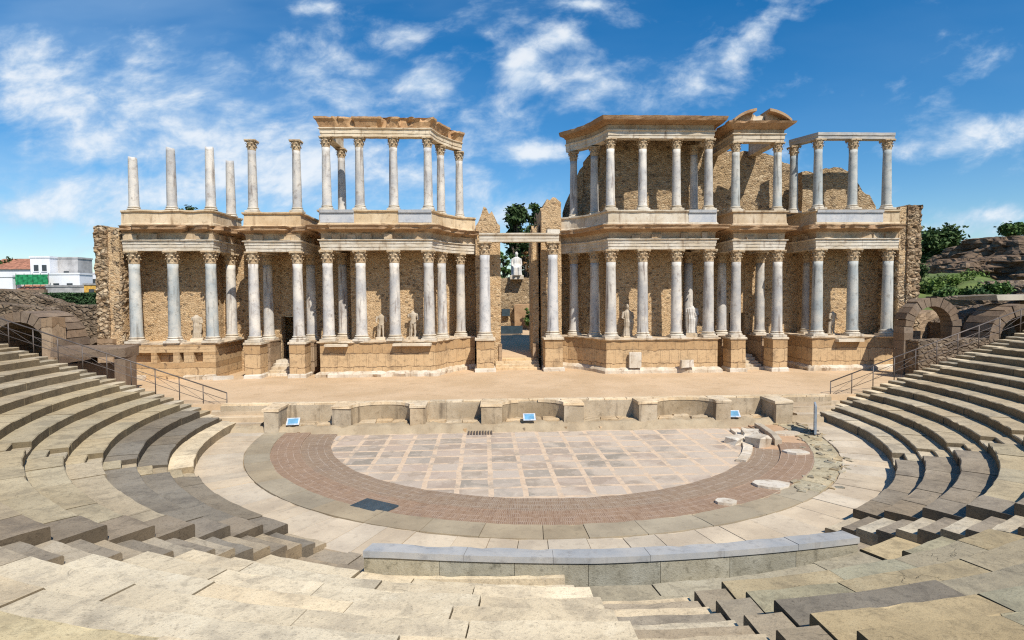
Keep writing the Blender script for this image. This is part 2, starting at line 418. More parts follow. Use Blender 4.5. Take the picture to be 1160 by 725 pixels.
# ------------------------------------------------------------------ world, sun
SUN = Vector((.50, -1, 1.3)).normalized()
def make_world():
    w = bpy.data.worlds.new('World'); S.world = w; w.use_nodes = True; t = NT(w.node_tree)
    bg = w.node_tree.nodes['Background']; bg.inputs['Strength'].default_value = .09
    sky = t.new('ShaderNodeTexSky'); sky.sky_type = 'NISHITA'; sky.sun_disc = False
    sky.sun_elevation = asin(SUN.z); sky.sun_rotation = atan2(SUN.x, SUN.y); sky.air_density = 1.0; sky.dust_density = .3; sky.ozone_density = 3.0
    hs = t.new('ShaderNodeHueSaturation'); hs.inputs['Saturation'].default_value = 1.42; hs.inputs['Value'].default_value = 1.32; t.l.new(sky.outputs[0], hs.inputs['Color'])
    g = t.new('ShaderNodeNewGeometry'); d = t.vmath('MULTIPLY', g.outputs['Incoming'], (-1, -1, -1))
    tc = t.new('ShaderNodeTexCoord'); d = tc.outputs['Generated']
    sx = t.new('ShaderNodeSeparateXYZ'); t.l.new(d, sx.inputs[0]); X, Y, Z = sx.outputs
    yy = t.math('MAXIMUM', Y, .05)
    U = t.math('DIVIDE', X, yy); V = t.math('DIVIDE', Z, yy)
    cx = t.new('ShaderNodeCombineXYZ'); t.put(cx.inputs[0], t.math('ADD', U, t.math('MULTIPLY', V, -.35))); t.put(cx.inputs[1], t.math('MULTIPLY', V, 1.55))
    P = cx.outputs[0]
    wn = t.new_noise_col(P, 3.5)
    P2 = t.vmath('ADD', P, t.vmath('MULTIPLY', t.vmath('SUBTRACT', wn, (.5, .5, .5)), (.12, .12, 0)))
    n = t.noise(t.mapping(P2, loc=(4.1, 2.3, 0)), 5.5, 8, .55)
    n2 = t.noise(t.mapping(P2, loc=(3.3, 1.7, 0)), 17, 8, .6)
    nn = t.math('ADD', t.math('MULTIPLY', n, .6), t.math('MULTIPLY', n2, .4))
    UV = (U, V)
    def patch(px, py, rx, ry, amp, rot=0):
        p = at(px, py, 1000)-CAM; cu, cv = p.x/p.y, p.z/p.y
        du = t.math('SUBTRACT', U, cu); dv = t.math('SUBTRACT', V, cv)
        if rot:
            c, s_ = cos(rot), sin(rot)
            du, dv = t.math('ADD', t.math('MULTIPLY', du, c), t.math('MULTIPLY', dv, s_)), t.math('SUBTRACT', t.math('MULTIPLY', dv, c), t.math('MULTIPLY', du, s_))
        a = t.math('POWER', t.math('MULTIPLY', du, FPX/rx), 2); b = t.math('POWER', t.math('MULTIPLY', dv, FPX/ry), 2)
        e = t.math('POWER', 2.718, t.math('MULTIPLY', t.math('ADD', a, b), -1))
        return t.math('MULTIPLY', e, amp)
    acc = None
    for a in [(150, 95, 150, 45, .13, -.2), (60, 120, 80, 50, .12), (215, 130, 90, 40, .14, -.3), (330, 75, 50, 40, .14), (485, 92, 38, 22, .30), (450, 42, 36, 18, .15), (400, 100, 30, 35, .13), (60, 240, 130, 22, .21), (300, 190, 240, 50, .135), (180, 215, 120, 20, .08),
              (470, 200, 120, 50, .11), (700, 95, 120, 45, .14, .25), (590, 75, 30, 26, .28), (635, 42, 28, 14, .24), (850, 45, 90, 26, .17, .75), (605, 172, 28, 11, .30), (1125, 150, 70, 24, .26, .15), (740, 25, 80, 10, .10), (360, 8, 28, 9, .2), (665, 5, 40, 8, .2),
              (1130, 245, 60, 12, .2), (1000, 170, 90, 12, .08), (30, 75, 40, 50, .10), (560, 140, 60, 22, .10), (850, 255, 90, 20, .1), (570, 250, 90, 30, .12), (1060, 262, 130, 9, .16), (80, 200, 100, 30, .08)]:
        e = patch(*a); acc = e if acc is None else t.math('ADD', acc, e)
    cov = t.math('ADD', nn, acc)
    front = t.smooth(Y, .1, .3)
    cov = t.math('ADD', t.math('MULTIPLY', cov, front), t.math('MULTIPLY', t.math('SUBTRACT', 1.0, front), t.math('ADD', nn, -.1)))
    f = t.smooth(cov, .53, .80)
    f = t.math('MULTIPLY', f, t.smooth(Z, .0, .05))
    lum = t.smooth(t.math('ADD', cov, t.math('MULTIPLY', t.math('SUBTRACT', n2, .5), .3)), .6, .9)
    cc = t.mix(lum, (5.8, 7.4, 9.2), (9.4, 9.8, 10.2))
    veil = t.math('MULTIPLY', t.smooth(t.noise(t.mapping(P, (1, 2.2, 1)), 2.2, 4, .5), .35, .7), t.math('MULTIPLY', t.smooth(U, -.9, .35, .30, .04), front))
    base = t.mix(veil, hs.outputs[0], (5.2, 7.2, 9.4))
    c = t.mix(t.math('MULTIPLY', f, .88), base, cc)
    t.l.new(c, bg.inputs[0])
make_world()
ld = bpy.data.lights.new('sun', 'SUN'); ld.energy = 5.0; ld.angle = radians(.53); ld.color = (1, .955, .88)
lo = bpy.data.objects.new('sun', ld); COL.objects.link(lo); lo.rotation_euler = SUN.to_track_quat('Z', 'Y').to_euler(); lo.location = (20, -40, 60)
S.view_settings.view_transform = 'Standard'; S.view_settings.look = 'None'; S.view_settings.exposure = 0.12; S.view_settings.gamma = 1
S.view_settings.use_curve_mapping = False
S.cycles.use_denoising = False
S.cycles.max_bounces = 6; S.cycles.diffuse_bounces = 4; S.cycles.sample_clamp_indirect = 4.0; S.cycles.filter_width = 1.2

# ================================================================== CAVEA (seating)
def zrow(i): return .65 if i == 0 else .92+.36*(i-1)
def Rrow(i): return 16.1 if i == 0 else 16.98+1.017*(i-1)
RING_Z = .2
W = .62
def radial(az, off):      # edge parallel to the radial line at az (deg), off metres to the +az side
    a = radians(az); return lambda R: a+asin(max(-1, min(1, off/R)))
def yline(c, sgn):        # edge on the line y = c near the stage, on side sgn
    return lambda R: sgn*(pi/2+asin(c/R))

def arc_slab(mb, lo, hi, u0, u1, Ri, Ro, zb, zt, tint, gap=.012, jit=.016, ch=.035, seg=.3, riser=1):
    L = abs(hi(Ri)-lo(Ri))*(u1-u0)*Ri
    n = max(2, int(L/seg)); cs = []
    dz = random.uniform(-jit, jit); dr = random.uniform(-jit*1.5, jit*1.5)
    prof = [(Ri+dr, zb), (Ri+dr, zt-ch), (Ri+dr+ch*.8, zt), ((Ri+Ro)/2, zt), (Ro, zt), (Ro, zb)]
    vs = []; fs = []; m = len(prof)
    for k in range(n+1):
        u = u0+(u1-u0)*k/n
        for j, (R, z) in enumerate(prof):
            g = gap/R
            a0, a1 = lo(R), hi(R); sg = 1 if a1 > a0 else -1
            a = a0+(a1-a0)*u
            if k == 0: a += g*sg
            if k == n: a -= g*sg
            nz = nr = 0
            if j in (1, 2, 3):
                q = Vector((R*sin(a), R*cos(a), z)); nz = noise.noise(q*1.7)*.016; nr = (noise.noise(q*1.3)*.03+noise.noise(q*4.1)*.015) if j < 3 else 0
                if j == 2: nz -= max(0, noise.noise(q*3.7)-.15)*.11
            RR = R+nr; zz = z+dz*(j > 0 and j < 5)+nz
            vs.append((RR*sin(a), -RR*cos(a), zz))
    flip = hi(Ri) < lo(Ri)
    for k in range(n):
        for j in range(m):
            jj = (j+1) % m; f = (k*m+j, (k+1)*m+j, (k+1)*m+jj, k*m+jj); fs.append(f[::-1] if flip else f)
    e0 = tuple(range(m)); e1 = tuple(n*m+j for j in range(m))[::-1]
    fs.append(e0[::-1] if flip else e0); fs.append(e1[::-1] if flip else e1)
    i0 = len(mb.f); mb.add(vs, fs, tint)
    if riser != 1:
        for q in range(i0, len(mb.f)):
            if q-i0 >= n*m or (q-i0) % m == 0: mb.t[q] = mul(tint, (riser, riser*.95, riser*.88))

CREAM = (1.10, 1.06, 1.0); PALE = (1.46, 1.39, 1.26); OLIVE = (.82, .80, .72); GREY = (.50, .485, .48); TANS = (.92, .86, .76); YEL = (.94, .88, .74)
def seat_row(label, i, lo, hi, base, end0=None, end1=None, zt=None, length=1.9, special=None, group='curved stone seat tiers', var=.085):
    mb = MB(); Ri, Ro = Rrow(i), Rrow(i+1)+.05
    zt = zrow(i) if zt is None else zt
    zb = zt-.6
    L = abs(hi(Ri)-lo(Ri))*Ri; us = [0.0]; x = 0
    if end0 and L > 2.5: x = 1.25/L; us.append(x)
    last = 1-(1.25/L if end1 and L > 2.5 else 0)
    while True:
        x += random.uniform(length*.7, length*1.4)/L
        if x > last-.6/L: break
        us.append(x)
    if last < 1: us.append(last)
    us.append(1.0)
    for k in range(len(us)-1):
        b = base
        if end0 and k == 0: b = end0
        if end1 and k == len(us)-2: b = end1
        if special: b = special(us[k], b)
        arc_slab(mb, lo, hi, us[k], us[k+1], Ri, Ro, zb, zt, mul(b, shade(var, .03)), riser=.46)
    o = mb.build('seat_row', 'seat', polar=True)
    return tag(o, label, 'stone seat row', group)

NROW = 15
wedges = []
# left outer (W1), left inner (W2), left front (W3), right front (W4), right inner (W5), right outer (W6)
for i in range(NROW):
    o = ORD[i]
    g1 = GREY if i in (1, 2) else YEL if i < 7 else TANS
    seat_row(f'{o} curved stone tier above the orchestra, in the wedge beside the left railing', i, yline(.84, -1), radial(-60, -W), mul(g1, (.97, .97, .97)) if i else PALE)
    seat_row(f'{o} curved stone tier above the orchestra, in the wedge beside the right railing', i, radial(60, W), yline(.84, 1), TANS if i else CREAM, end0=None)
    if i < 14:
        g2 = GREY if i in (1, 2) else YEL if i % 3 else TANS
        seat_row(f'{o} curved stone tier up, in the left wedge between the two slanting stairs', i, radial(-60, W), radial(-30, -W), g2 if i else GREY, end1=mul(GREY, (1.12, 1.08, 1.05)))
        seat_row(f'{o} curved stone tier up, in the right wedge between the two slanting stairs', i, radial(30, W), radial(60, -W), mul(OLIVE, (1.08, 1.05, 1)) if i > 2 else mul(GREY, (1.25, 1.22, 1.2)), end0=mul(GREY, (1.2, 1.15, 1.1)))
XL, XR = -.78, 1.80
for i in range(12):
    o = ORD[i]
    lo3, hi3 = radial(-30, W+.25), radial(0, XL); lo4, hi4 = radial(0, XR), radial(30, -W-.25)
    zf = zrow(i)-(.3 if i >= 4 else .5) if i > 1 else (.2, .30)[i]
    if i in (2, 3):     # stops at the parapet
        hi3 = (lambda R: radians(-18.7)); lo4 = (lambda R: radians(22.2))
    sp3 = (lambda u, b: mul(b, (.84, .80, .66)) if random.random() < .09 else b)
    sp4 = (lambda u, b: GREY if random.random() < .13 else mul(b, random.choice([(1, 1, 1), (1.08, 1.0, .86), (.95, 1, .98)])))
    seat_row(f'{o} pale cream stone tier up, in the front wedge left of the central stair', i, lo3, hi3, PALE, end0=mul(GREY, (1.2, 1.15, 1.1)) if i in (0, 1) else None, special=sp3 if i > 1 else (lambda u, b: mul(GREY, (1.45, 1.4, 1.34)) if u < .42 else b), length=2.3, zt=zf)
    seat_row(f'{o} olive grey stone tier up, in the front wedge right of the central stair', i, lo4, hi4, OLIVE, special=sp4 if i > 1 else (lambda u, b: mul(GREY, (1.45, 1.4, 1.34)) if u > .8 else b), length=2.4, zt=zf)
# aisle behind the parapet, level with its foot
for i, zz in ((2, .74), (3, 1.0)):
    w_ = ('lower', 'upper')[i-2]
    seat_row(f'{w_} strip of cream stone paving behind the left half of the curved parapet', i, lambda R: radians(-18.6), radial(0, XL), PALE, zt=zz, group='paved aisle behind the parapet')
    seat_row(f'{w_} strip of olive stone paving behind the right half of the curved parapet', i, radial(0, XL+.02), lambda R: radians(22.1), OLIVE, zt=zz-.03, group='paved aisle behind the parapet')

def stair(label, lo, hi, n, tints, zoff=0, group='stairs between the seat wedges', i0=0, riser=.5):
    t = thing('radial_stair', label, 'stair', (0, 0, 0), group)
    for i in range(i0, n):
        Ri, Rm, Ro = Rrow(i), (Rrow(i)+Rrow(i+1))/2, Rrow(i+1); z = zrow(i)+zoff; zp = zrow(i-1)+zoff if i else RING_Z
        for k, (a, b, zz) in enumerate(((Ri, Rm+.05, (z+zp)/2), (Rm, Ro+.05, z))):
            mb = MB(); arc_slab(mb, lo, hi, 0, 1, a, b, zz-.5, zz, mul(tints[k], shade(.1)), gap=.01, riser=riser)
            mb.build('step', 'seat', t, polar=True)
    return t
stair('narrow stone stair between the left railing wedge and the next wedge', radial(-60, -W), radial(-60, W), 14, (TANS, YEL))
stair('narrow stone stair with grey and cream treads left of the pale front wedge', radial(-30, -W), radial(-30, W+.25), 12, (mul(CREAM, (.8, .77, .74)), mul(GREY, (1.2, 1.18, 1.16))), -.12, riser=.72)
stair('narrow stone stair between the right railing wedge and the next wedge', radial(60, -W), radial(60, W), 14, (CREAM, TANS))
stair('narrow stone stair right of the olive front wedge', radial(30, -W-.25), radial(30, W), 12, (CREAM, mul(GREY, (1.3, 1.25, 1.2))), -.12)
stair('stone stair rising at the stage end of the left seats, along the railing', yline(.84, -1), yline(2.1, -1), NROW, (TANS, CREAM))
stair('stone stair rising at the stage end of the right seats, along the railing', yline(.84, 1), yline(2.1, 1), NROW, (TANS, PALE))
stair('wide pale central stair climbing from the parapet towards the viewer', radial(0, XL), radial(0, 1.14), 11, (mul(PALE, (.86, .84, .82)), mul(GREY, (1.55, 1.5, 1.42))), -.37, i0=4)
t = thing('stair_kerb', 'dark grey stepped stone blocks along the right side of the central stair', 'stone kerb', (0, 0, 0))
for i in range(4, 11):
    Ri, Rm, Ro = Rrow(i), (Rrow(i)+Rrow(i+1))/2, Rrow(i+1)
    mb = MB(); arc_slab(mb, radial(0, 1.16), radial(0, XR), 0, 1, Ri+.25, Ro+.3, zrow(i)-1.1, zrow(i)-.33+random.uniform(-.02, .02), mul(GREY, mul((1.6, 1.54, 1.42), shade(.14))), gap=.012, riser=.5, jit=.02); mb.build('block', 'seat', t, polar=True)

# curved parapet
def flatten(mb):
    out = []
    for x, y, z in mb.v:
        r = hypot(x, y); a = math.degrees(atan2(x, -y))-1.7; k = (r-.62*max(0, 1-(a/20.3)**2))/r
        out.append((x*k, y*k, z-(.17*max(0, min(1, (a+18)/16)) if z > 1.0 else 0)))
    mb.v = out; return mb
t = thing('curved_parapet', 'curved mossy stone parapet with rounded bluish white coping in the foreground', 'parapet', (0, 0, 0))
mb = MB(); lo_, hi_ = (lambda R: radians(-18.4)), (lambda R: radians(21.9))
for k in range(7):
    arc_slab(mb, lo_, hi_, k/7, (k+1)/7, 17.58, 18.02, .2, 1.11, shade(.1), gap=.006, ch=.01)
flatten(mb).build('wall_block', 'mossy', t, polar=True)
mb = MB()
for k, (u0, u1) in enumerate(((0, .19), (.19, .36), (.36, .55), (.55, .7), (.7, .86), (.86, 1))):
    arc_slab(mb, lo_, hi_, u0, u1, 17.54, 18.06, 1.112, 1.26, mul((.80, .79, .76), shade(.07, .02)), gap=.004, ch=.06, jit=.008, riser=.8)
flatten(mb).build('coping', 'bluemarble', t, polar=True)
mb = MB(); arc_slab(mb, lo_, lambda R: radians(-3), 0, 1, 18.03, 18.2, .1, .70, PALE); flatten(mb).build('ledge', 'seat', t, polar=True)

# ------------------------------------------------------------------ orchestra rings and floor
def ring(name, R0, R1, a0, a1, z, mat, dz=.5, tint=(1, 1, 1), slabs=None, rag=0):
    mb = MB(); A0, A1 = radians(a0), radians(a1)
    if slabs:
        x = A0
        while x < A1-.001:
            w = random.uniform(*slabs)/R0; e = min(A1, x+w)
            if A1-e < .4*w: e = A1
            arc_slab(mb, lambda R: x, lambda R: e, 0, 1, R0, R1, z-dz, z, mul(tint, shade(.10, .03)), gap=.01, jit=.012, ch=.02)
            x = e
    else:
        n = int((A1-A0)*R1/.5); arc_slab(mb, lambda R: A0, lambda R: A1, 0, 1, R0, R1, z-dz, z, tint, gap=0, jit=0, ch=.02, seg=.4)
    return struct(mb.build(name, mat, polar=True))
mb = MB(); n = 90
poly = [(10.56*sin(radians(-97+194*k/n)), -10.56*cos(radians(-97+194*k/n))) for k in range(n+1)]
mb.prism(poly, -.4, .03); struct(mb.build('orchestra_floor', 'orchfloor'))
ring('brick_paving', 10.5, 11.95, -95, 66, .09, 'brickring')
ring('brick_paving', 11.9, 13.25, -95, 72, .17, 'brickring', tint=(1.05, .98, .95))
ring('orchestra_path', 13.2, 14.25, -94, 40, .215, 'paving', slabs=(1.2, 2.2), tint=(.86, .80, .70))
ring('orchestra_path', 14.28, 16.2, -92, 96, RING_Z, 'paving', slabs=(.8, 1.4), tint=(1.28, 1.2, 1.12))
ring('orchestra_path', 13.9, 14.30, -94, 96, .14, 'soil')
# broken right-hand part
ring('broken_paving', 13.2, 14.2, 40, 92, .19, 'mossy', slabs=(.7, 1.6), tint=(1.25, 1.15, 1.0))
ring('brick_paving', 11.6, 13.25, 72, 96, .15, 'sand', tint=(.88, .80, .78))
ring('brick_paving', 10.5, 11.95, 66, 93, .075, 'sand', tint=(.85, .76, .74))
ring('marble_edging', 10.28, 10.72, 52, 86, .16, 'whitestone', slabs=(.8, 1.5), tint=(1.08, 1.06, 1.04))
ring('marble_edging', 11.75, 12.05, 70, 88, .36, 'paving', slabs=(.8, 1.2), tint=(1.1, 1.05, 1))
for (px, py, s_, lb) in [(872, 549, .62, 'large white marble fragment set in the brown orchestra ring'), (823, 569, .34, 'small white marble fragment in the brick orchestra ring'), (893, 491, .6, 'white slab lying at the stage end of the orchestra ring'), (902, 512, .5, 'long pale slab lying on the broken right side of the ring')]:
    d = fv+rv*((px-580)/FPX)-uv_*((py-362.5)/FPX); p = CAM+d*((.2-CAM.z)/d.z)
    mb = MB(); k = 9; poly = [(p.x+s_*1.15*cos(2*pi*j/k)*random.uniform(.7, 1.1), p.y+s_*cos(2*pi*j/k+1.57-1.57+2*pi*0)*0+s_*.9*sin(2*pi*j/k)*random.uniform(.7, 1.1)) for j in range(k)]
    mb.prism(poly, .05, .255); tag(mb.build('marble_slab', 'whitestone'), lb, 'marble slab', 'loose marble slabs in the orchestra')
# tumbled white blocks at the right edge of the floor
for j, (px, py, w, lb) in enumerate([(836, 500, .55, 'white marble block tilted at the right rim of the floor'), (850, 496, .7, 'larger broken white marble block at the right rim of the floor'), (858, 504, .5, 'flat white marble block beside the dark step at the floor rim')]):
    d = fv+rv*((px-580)/FPX)-uv_*((py-362.5)/FPX); p = CAM+d*((.1-CAM.z)/d.z)
    mb = MB(); mb.box(p.x-w, p.x+w, p.y-w*.6, p.y+w*.6, .0, .38+.08*j, rot=.5+j*.7, jit=.09, bev=.05); tag(mb.build('marble_block', 'whitestone'), lb, 'marble block', 'tumbled marble blocks')

# ground under rings and beside the stage (soil)
mb = MB(); mb.box(-20.2, 20.2, -2.6, 3.0, -.5, -.02); 
struct(mb.build('soil_bed', 'soil'))
mb = MB()
nx, ny = 220, 20; vs = []; fs = []
for j in range(ny+1):
    for i in range(nx+1):
        x = -18+36*i/nx; y = -.2+2.45*j/ny; R = hypot(x, y)
        u = max(0, min(1, (y+.2+.18*fbm(x*.9, 5))/.55)); z = -.03+.46*u*u*(3-2*u)+(.05+.09*u)*fbm(x*1.6, y*2.2)
        vs.append((x, y, z))
for j in range(ny):
    for i in range(nx): fs.append((j*(nx+1)+i, j*(nx+1)+i+1, (j+1)*(nx+1)+i+1, (j+1)*(nx+1)+i))
mb.add(vs, fs, smooth=True); struct(mb.build('soil_strip', 'soil')).data.materials[0] = MATS['soil']

# ------------------------------------------------------------------ pulpitum (stage front) and stage
ST = 1.42
mb = MB(); mb.box(-31, 31, 1.9, 16.9, .2, ST); struct(mb.build('stage_floor', 'sand'))
mb = MB(); 
t = thing('stage_front_wall', 'low weathered stage front wall with curved and square niches along the orchestra', 'stage front', (0, .6, 0))
def tb(o): o.parent = t; o.location = (-t.location.x, -t.location.y, -t.location.z); return o
mb = MB(); mb.box(-17.2, 17.2, 1.55, 1.93, -.1, ST-.06); tb(mb.build('back_wall', 'pulpitum'))
blocks = [(-10.9, -9.9), (-6.75, -5.95), (-2.95, -1.85), (1.55, 2.6), (5.65, 6.65), (9.95, 10.75)]
for a, b in blocks: mb = MB(); mb.box(a, b, .35, 1.75, -.1, ST-.08, tint=shade(.08), jit=.03); tb(mb.build('buttress', 'pulpitum'))
for a, b in ((-14.35, -13.6), (13.1, 14.05)): mb = MB(); mb.box(a, b, .0, 1.75, .0, ST-.12, tint=shade(.08), jit=.04, rot=.05); tb(mb.build('buttress', 'pulpitum'))
for a, b in ((-9.9, -6.75), (-1.85, 1.55), (6.65, 9.95)):
    c = (a+b)/2; h = (b-a)/2; k = 16
    pts = [(c-h*cos(pi*j/k), .45+1.05*sin(pi*j/k)) for j in range(k+1)]
    mb = MB(); mb.prism(pts+[(b, 1.72), (a, 1.72)], -.1, ST-.11, tint=(.8, .77, .72)); tb(mb.build('niche_wall', 'pulpitum'))  # niche shade put into the tint, darker than the buttresses
mb = MB(); 
def coping(a, b, y0, y1, broken=False):
    x = a
    while x < b-.05:
        e = min(b, x+random.uniform(.8, 1.7))
        mb.box(x+.01, e-.01, y0, y1, ST-.085, ST+.035, tint=mul((1.45, 1.42, 1.36), shade(.08)), jit=.015, bev=.02); x = e
for a, b in blocks: mb.box(a-.04, b+.04, .30, 1.62, ST-.075, ST+.055, tint=mul((1.5, 1.46, 1.4), shade(.06)), jit=.02, bev=.02)
for a, b in ((-14.4, -13.55), (13.05, 14.1)): mb.box(a, b, -.03, 1.6, ST-.115, ST+.045, tint=mul((1.5, 1.46, 1.4), shade(.06)), jit=.02, bev=.02)
coping(-17.2, 17.2, 1.64, 2.12)
for a, b in ((-9.9, -6.75), (-1.85, 1.55), (6.65, 9.95)):
    c = (a+b)/2; h = (b-a)/2; k = 14
    for j in range(k):
        if (a < -5 and j in (99,)) or (abs(c) < 1 and j in (5, 6, 7)): continue
        p0, p1 = pi*j/k, pi*(j+1)/k
        q = [(c-h*cos(p0)*.985, .45+1.02*sin(p0)), (c-h*cos(p1)*.985, .45+1.02*sin(p1)), (c-h*cos(p1)*1.13, .45+1.32*sin(p1)+.03), (c-h*cos(p0)*1.13, .45+1.32*sin(p0)+.03)]
        mb.prism(q, ST-.09, ST+.07, tint=mul((1.55, 1.5, 1.42), shade(.05)))
tb(mb.build('coping', 'pulpitum'))
# ruined lower courses in front of the niches
for a, b, cv in ((-9.6, -6.9, 1), (-5.8, -3.1, 0), (-1.6, 1.4, 1), (2.7, 5.5, 0), (6.9, 9.7, 1), (-13.4, -11.0, 0), (10.9, 12.9, 0)):
    k = 3; mb = MB()
    for j in range(k):
        x0, x1 = a+(b-a)*j/k, a+(b-a)*(j+1)/k; xm = ((x0+x1)/2-(a+b)/2)/((b-a)/2)
        yb = .35+(.75*(1-xm*xm) if cv else .35)
        h = .44+.12*fbm(x0*1.7, 3)+(.1 if cv else .05)
        mb.box(x0+.012, x1-.012, yb, yb+.55, -.05, h, tint=mul((1.12, 1.07, 1.0), shade(.13, .05)), jit=.04, bev=.05)
        mb.box(x0+.02, x1-.02, yb-.35, yb+.2, -.05, h*.5, tint=mul((1.0, .95, .88), shade(.15, .05)), jit=.06, bev=.05)
    tb(mb.build('lower_course', 'pulpitum'))
for sgn, lb in ((-1, 'worn stone steps climbing to the stage beside the left seats'), (1, 'worn stone steps climbing to the stage beside the right seats')):
    s_ = thing('stage_steps', lb, 'steps', (sgn*16.2, 1.2, .2), 'steps at the two stage ends')
    for k in range(4):
        mb = MB(); mb.box(-1.5, 1.5, -.9+k*.42, .95, -.2, .10+k*.27, tint=mul((1.15, 1.05, .95), shade(.1)), jit=.03, bev=.03); mb.build('step', 'paving', s_)
mb = MB()
for k in range(110):
    x = random.choice([-1, 1])*random.uniform(12, 17.5) if random.random() < .6 else random.uniform(-12, 12); y = random.uniform(.1, 1.2); r = random.uniform(.03, .13)
    mb.box(x-r, x+r, y-r*.7, y+r*.7, .0, .12+r*.9, tint=mul((1.2, 1.1, 1.0), shade(.25, .1)), rot=random.random()*3, jit=r*.25)
o = mb.build('rubble_scatter', 'pulpitum'); tag(o, 'loose rubble stones lying along the foot of the stage front', 'rubble', kind='stuff')
mb = MB()
for k in range(110):
    a = radians(random.uniform(38, 92)); q = random.gauss(13.9, .45); x, y = q*sin(a), -q*cos(a); r = random.uniform(.04, .15)
    mb.box(x-r, x+r, y-r*.7, y+r*.7, .1, .17+r*.45, tint=mul((1.1, 1.0, .9), shade(.3, .1)), rot=random.random()*3, jit=r*.3)
o = mb.build('rubble_scatter', 'mossy'); tag(o, 'broken stones strewn over the ruined right part of the ring', 'rubble', kind='stuff')

# ------------------------------------------------------------------ columns
def capital_mb(r, h):
    """Corinthian capital from z=0..h on a shaft of radius r"""
    mb = MB(); mb.lathe([(r*1.02, 0), (r*1.08, .03*h), (r*1.0, .07*h), (r*1.0, .3*h), (r*1.08, .6*h), (r*1.3, .84*h), (r*1.32, .86*h)], 16)
    def leaf(a, z0, z1, r_, w, out):
        vs = []; fs = []; k = 6
        for j in range(k+1):
            u = j/k; zz = z0+(z1-z0)*min(1, u*1.12)-(.12*h if u > .92 else 0); rr = r_+out*(u**2.6); ww = w*(1-.55*u**2)
            for sx in (-1, 0, 1):
                aa = a+sx*ww; rr2 = rr+(.05*r if sx == 0 else 0); vs.append((rr2*cos(aa), rr2*sin(aa), zz))
        for j in range(k):
            for i in range(2): fs.append((j*3+i, j*3+i+1, j*3+i+4, j*3+i+3))
        mb.add(vs, fs, smooth=False)
    for i in range(8):
        leaf(2*pi*i/8, .05*h, .46*h, r*1.05, .34, r*.42)
        leaf(2*pi*(i+.5)/8, .2*h, .72*h, r*1.07, .3, r*.5)
    for i in range(4):
        a = pi/4+i*pi/2
        leaf(a, .5*h, .9*h, r*1.1, .16, r*.75)
        mb.tube([(cos(a)*r*1.72-sin(a)*.12*r, sin(a)*r*1.72+cos(a)*.12*r, .80*h), (cos(a)*r*1.72+sin(a)*.12*r, sin(a)*r*1.72-cos(a)*.12*r, .80*h)], .15*r, 8)
    # concave-sided abacus
    pts = []
    for i in range(4):
        a0 = pi/4+i*pi/2
        pts += [(cos(a0-.06)*r*2.0, sin(a0-.06)*r*2.0), (cos(a0+.06)*r*2.0, sin(a0+.06)*r*2.0)]
        for k in (.25, .5, .75):
            aa = a0+k*pi/2; R = r*(1.42+.1*abs(k-.5)*4*.5); pts.append((cos(aa)*R, sin(aa)*R))
    mb.prism(pts, .87*h, h)
    for i in range(4): 
        a = i*pi/2; mb.lathe([(.02, .84*h), (r*.14, .9*h), (r*.14, .97*h), (.02, 1.0*h)], 6, cos(a)*r*1.42, sin(a)*r*1.42)
    return mb
_cols = {}
def column(label, x, y, z0, z1, r, mat='shaft', capital=True, broken=None, group='marble columns', plinth=True, basemat='whitestone', tilt=0):
    H = z1-z0; key = (round(H, 2), r, mat, capital, broken, plinth)
    root = thing('marble_column' if mat != 'stoneshaft' else 'stone_column', label, 'column', (x, y, z0), group)
    root.rotation_euler = (random.uniform(-.003, .003), tilt+random.uniform(-.003, .003), random.uniform(-.2, .2) if not capital else 0)
    if key not in _cols:
        ps = []
        pl = .13*r/.4; b = MB()
        if plinth: b.box(-r*1.42, r*1.42, -r*1.42, r*1.42, 0, pl*1.2, bev=.01)
        zb = pl*1.2 if plinth else 0
        b.lathe([(r*1.36, zb), (r*1.42, zb+.06*r), (r*1.42, zb+.16*r), (r*1.34, zb+.26*r), (r*1.18, zb+.30*r), (r*1.12, zb+.40*r), (r*1.18, zb+.48*r), (r*1.26, zb+.52*r), (r*1.26, zb+.62*r), (r*1.14, zb+.70*r), (r*1.04, zb+.74*r)], 24)
        ps.append(('base', b, basemat, 0)); zs = zb+.73*r
        ch = r*2.35 if capital else 0; zt = H-ch
        sh = MB(); n = 14; nn = 24; vs = []; fs = []
        for k in range(n+1):
            u = k/n; rr = r*(1.03-.17*u**1.6)*(1+(.05 if k == 0 else 0))
            if k == n and capital: rr *= 1.06
            for i in range(nn):
                a = 2*pi*i/nn; z = zs+(zt-zs)*u
                q = Vector((cos(a), sin(a), z*.8+H*3.7)); r2 = rr*(1+.018*noise.noise(q*2.2)-.05*max(0, noise.noise(q*1.7)-.35))
                if broken and k == n: z -= broken*(.5+.9*noise.noise(Vector((cos(a)*1.3, sin(a)*1.3, H*5))))
                vs.append((r2*cos(a), r2*sin(a), z))
        for k in range(n):
            for i in range(nn): fs.append((k*nn+i, k*nn+(i+1) % nn, (k+1)*nn+(i+1) % nn, (k+1)*nn+i))
        sh.add(vs, fs, smooth=True); sh.face([n*nn+i for i in range(nn)])
        ps.append(('shaft', sh, mat, 0))
        if capital: ps.append(('capital', capital_mb(r*.86, ch), 'capital', zt))
        _cols[key] = [(p[0], p[1].build(p[0], p[2], root, loc=(0, 0, p[3]))) for p in ps]
    else:
        for nm, ob in _cols[key]:
            c = ob.copy(); COL.objects.link(c); c.parent = root
    return root

